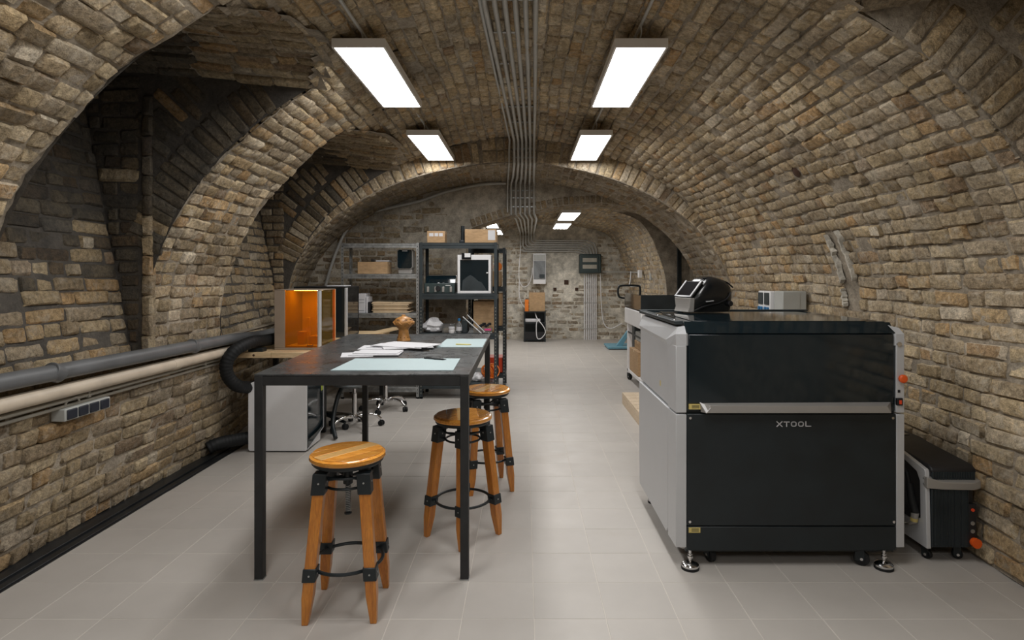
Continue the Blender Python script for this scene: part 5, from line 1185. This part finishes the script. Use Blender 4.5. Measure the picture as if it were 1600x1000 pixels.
obj('screen', MB().prism([(x0+.025, 1.53), (x1-.025, 1.53), (x1-.007, 1.55), (x1-.007, 1.735), (x1-.022, 1.748), (x0+.022, 1.748), (x0+.007, 1.735), (x0+.007, 1.55)], 7.024, 7.031, 'y'), 'darkglass', t); obj('print_line', MB().box(x0+.06, x1-.06, 7.021, 7.0245, 1.733, 1.739), 'white', t)
for i, (a, b, zt, lb) in enumerate(((557.5, 569.5, 459, 'white binder with grey lines on its spine, third metal shelf'), (570.3, 573, 464, 'thin pale binder right of the white one, third metal shelf'), (573.8, 577, 472, 'small black binder right of the pale ones, third metal shelf'))):
    t = thing('binder', lb, 'binder', (q(a), 7.05, 1.006), 0, 'binders on the third metal shelf'); obj('cover', MB().box(q(a), q(b), 7.02, 7.24, 1.006, zq(zt)), 'blackplastic' if i == 2 else 'paper', t, .003)
    if i == 0:
        for k in range(4): obj('spine_line', MB().box(q(a)+.015, q(b)-.015, 7.0185, 7.0205, 1.16-.035*k-(.06 if k > 1 else 0), 1.164-.035*k-(.06 if k > 1 else 0)), 'greyseat', t)
zz = 1.0062; r_ = random.Random(2)
names = ['lowest', 'second', 'third', 'fourth', 'fifth']
for k in range(5):
    a, b = (579+r_.uniform(-1, 1), 639+r_.uniform(-3, 1)); h_ = .021
    t = thing('envelope', 'thick kraft envelope in the pile on the third metal shelf, %s from the bottom' % names[k], 'envelope', (q(600), 7.1, zz), 0, 'kraft envelopes'); mb = MB()
    mb.prism([(q(a), zz+.004), (q(a)+.03, zz), (q(b)-.03, zz), (q(b), zz+.008), (q(b)-.02, zz+h_-.003), (q((a+b)/2), zz+h_-.001), (q(a)+.02, zz+h_-.002)], 7.02+.01*(k % 2), 7.26, 'y'); obj('pouch', mb, 'kraft', t, .002); zz += h_
for k, (a, b) in enumerate(((578, 611), (611.5, 640))):
    t = thing('envelope', 'kraft envelope on top of the pile, the %s one' % ('left' if k == 0 else 'right'), 'envelope', (q(a), 7.1, zz), 0, 'kraft envelopes'); mb = MB()
    mb.prism([(q(a), zz), (q(b), zz+.002), (q(b)-.01, zz+.018), (q(a)+.02, zz+.024-.006*k)], 7.03, 7.25, 'y'); obj('pouch', mb, 'kraft', t, .002)

# ================================================================ REAR RIGHT
t = thing('flatbed_machine', 'long white cabinet machine with black walls on top, behind the grey machine', 'machine', (1.8, 7.8, 0))
x0, x1, y0, y1 = 1.405, 2.20, 7.2, 8.38
obj('tray_body', MB().box(x0, x1, y0, y1, .79, 1.0), 'white', t, .01)
obj('black_bed', MB().box(x0+.01, x1, y0+.01, y1-.01, 1.0, 1.02), 'blackplastic', t)
obj('front_wall', MB().box(x0, x1, y0, y0+.02, 1.02, 1.205), 'black', t, .002); obj('side_wall', MB().prism([(y0+.021, 1.02), (y1, 1.02), (y1, 1.13), (y1-.1, 1.21), (y0+.021, 1.20)], x0+.001, x0+.006, 'x'), 'smoke', t); obj('back_wall', MB().box(x0, x1, y1-.02, y1, 1.02, 1.17), 'black', t, .002); obj('inner_block', MB().box(x0+.1, x0+.4, y0+.5, y0+.9, 1.02, 1.14), 'card', t)
for x, y in ((x0+.05, y0+.05), (x0+.05, y1-.12), (x1-.05, y0+.05), (x1-.05, y1-.12)): obj('leg', MB().box(x-.03, x+.03, y-.03, y+.03, .10, .79), 'white', t, .003)
for x, y in ((x0+.05, y0+.05), (x0+.05, y1-.12), (x1-.05, y0+.05), (x1-.05, y1-.12)): wheel(t, x, y, .045, .10, .03, .4)
obj('lower_shelf', MB().box(x0+.02, x1-.02, y0+.02, y1-.06, .12, .16), 'white', t, .003); obj('rail', MB().box(x0+.02, x0+.03, y0+.1, y1-.15, .66, .68), 'black', t)
carton(x0+.03, x0+.45, 7.55, 8.15, .161, .47, 'cardboard box on the lower shelf of the white machine'); carton(x0+.08, x0+.45, 7.60, 8.05, .475, .58, 'flat cardboard box stacked on the other under the white machine')
tag(obj('white_bin', MB().box(x0+.08, x0+.40, 7.62, 8.0, .585, .70), 'socketgrey', None, .01), 'grey-white bin on the stacked boxes under the white machine', 'bin')
tag(obj('blue_clamp', MB().box(1.93, 1.98, 7.19, 7.24, 1.206, 1.236), 'deepblue', None, .004), 'small blue clamp on the black wall of the machine', 'clamp')
t = thing('handle_cart', 'black cart with tubular loop handle behind the white machine', 'cart', (1.55, 9.2, 0))
obj('loop_handle', MB().tube(spline([(1.70, 9.15, 1.09), (1.50, 9.15, 1.10), (1.44, 9.15, 1.14), (1.44, 9.15, 1.26), (1.50, 9.15, 1.29), (1.72, 9.15, 1.29), (1.77, 9.15, 1.26), (1.77, 9.15, 1.14)], 6), .016, 10), 'black', t, 0, 50)
obj('cart_body', MB().box(1.66, 1.92, 9.0, 9.5, .08, 1.10), 'black', t, .02)
for x, y in ((1.70, 9.05), (1.88, 9.05), (1.70, 9.45), (1.88, 9.45)): wheel(t, x, y, .035, .08, .025, 0)
tag(obj('loose_cable', MB().tube(spline([P(986, 424, 9.3), P(985, 436, 9.3), P(984, 446, 9.25), P(990, 448, 9.2), (1.80, 9.2, 1.30)], 6), .008, 6), 'white'), 'white cable hanging onto the loop handle of the cart', 'cable')
t = thing('wood_pallet', 'pale wooden pallet on the floor beside the grey machine', 'pallet', (1.5, 6.0, 0))
for k in range(8): obj('plank', MB().box(1.10, 1.98, 5.42+k*.165, 5.42+k*.165+.15, .105, .128), 'ply', t, .002)
for x in (1.10, 1.50, 1.90): obj('beam', MB().box(x, x+.08, 5.42, 6.725, .0, .104), 'ply', t, .002)
t = thing('blue_stand', 'light blue steel floor plate with sloping post by the far wall', 'stand', (1.95, 11.8, 0))
obj('floor_plate', MB().box(1.62, 2.16, 11.55, 12.2, .02, .06), 'blue', t, .005); obj('skirt', MB().box(1.65, 2.13, 11.58, 12.17, 0, .02), 'blackplastic', t)
obj('sloping_post', MB().add([(1.80, 11.7, .06), (1.92, 11.7, .06), (2.13, 11.7, .42), (2.13, 11.7, .50), (1.80, 11.8, .06), (1.92, 11.8, .06), (2.13, 11.8, .42), (2.13, 11.8, .50)], [(0, 1, 2, 3), (7, 6, 5, 4), (0, 4, 5, 1), (1, 5, 6, 2), (2, 6, 7, 3), (3, 7, 4, 0)]), 'blue', t, .004)
obj('upright', MB().box(2.10, 2.15, 11.72, 11.78, .06, .45), 'blue', t)
t = thing('hand_pump', 'brown and black hand pump between the blue stand and the white machine', 'pump', (2.02, 11.3, 0)); obj('foot', MB().box(1.97, 2.10, 11.2, 11.4, 0, .04), 'claydark', t, .004); obj('cylinder', MB().cyl((2.03, 11.3, .04), (2.03, 11.3, .28), .045, 16), 'card', t, .004)
tag(obj('wall_switch', MB().box(2.30, 2.345, 10.9, 11.0, 1.36, 1.52), 'socketgrey', None, .006), 'grey switch on the rear right wall above the black walls', 'switch')
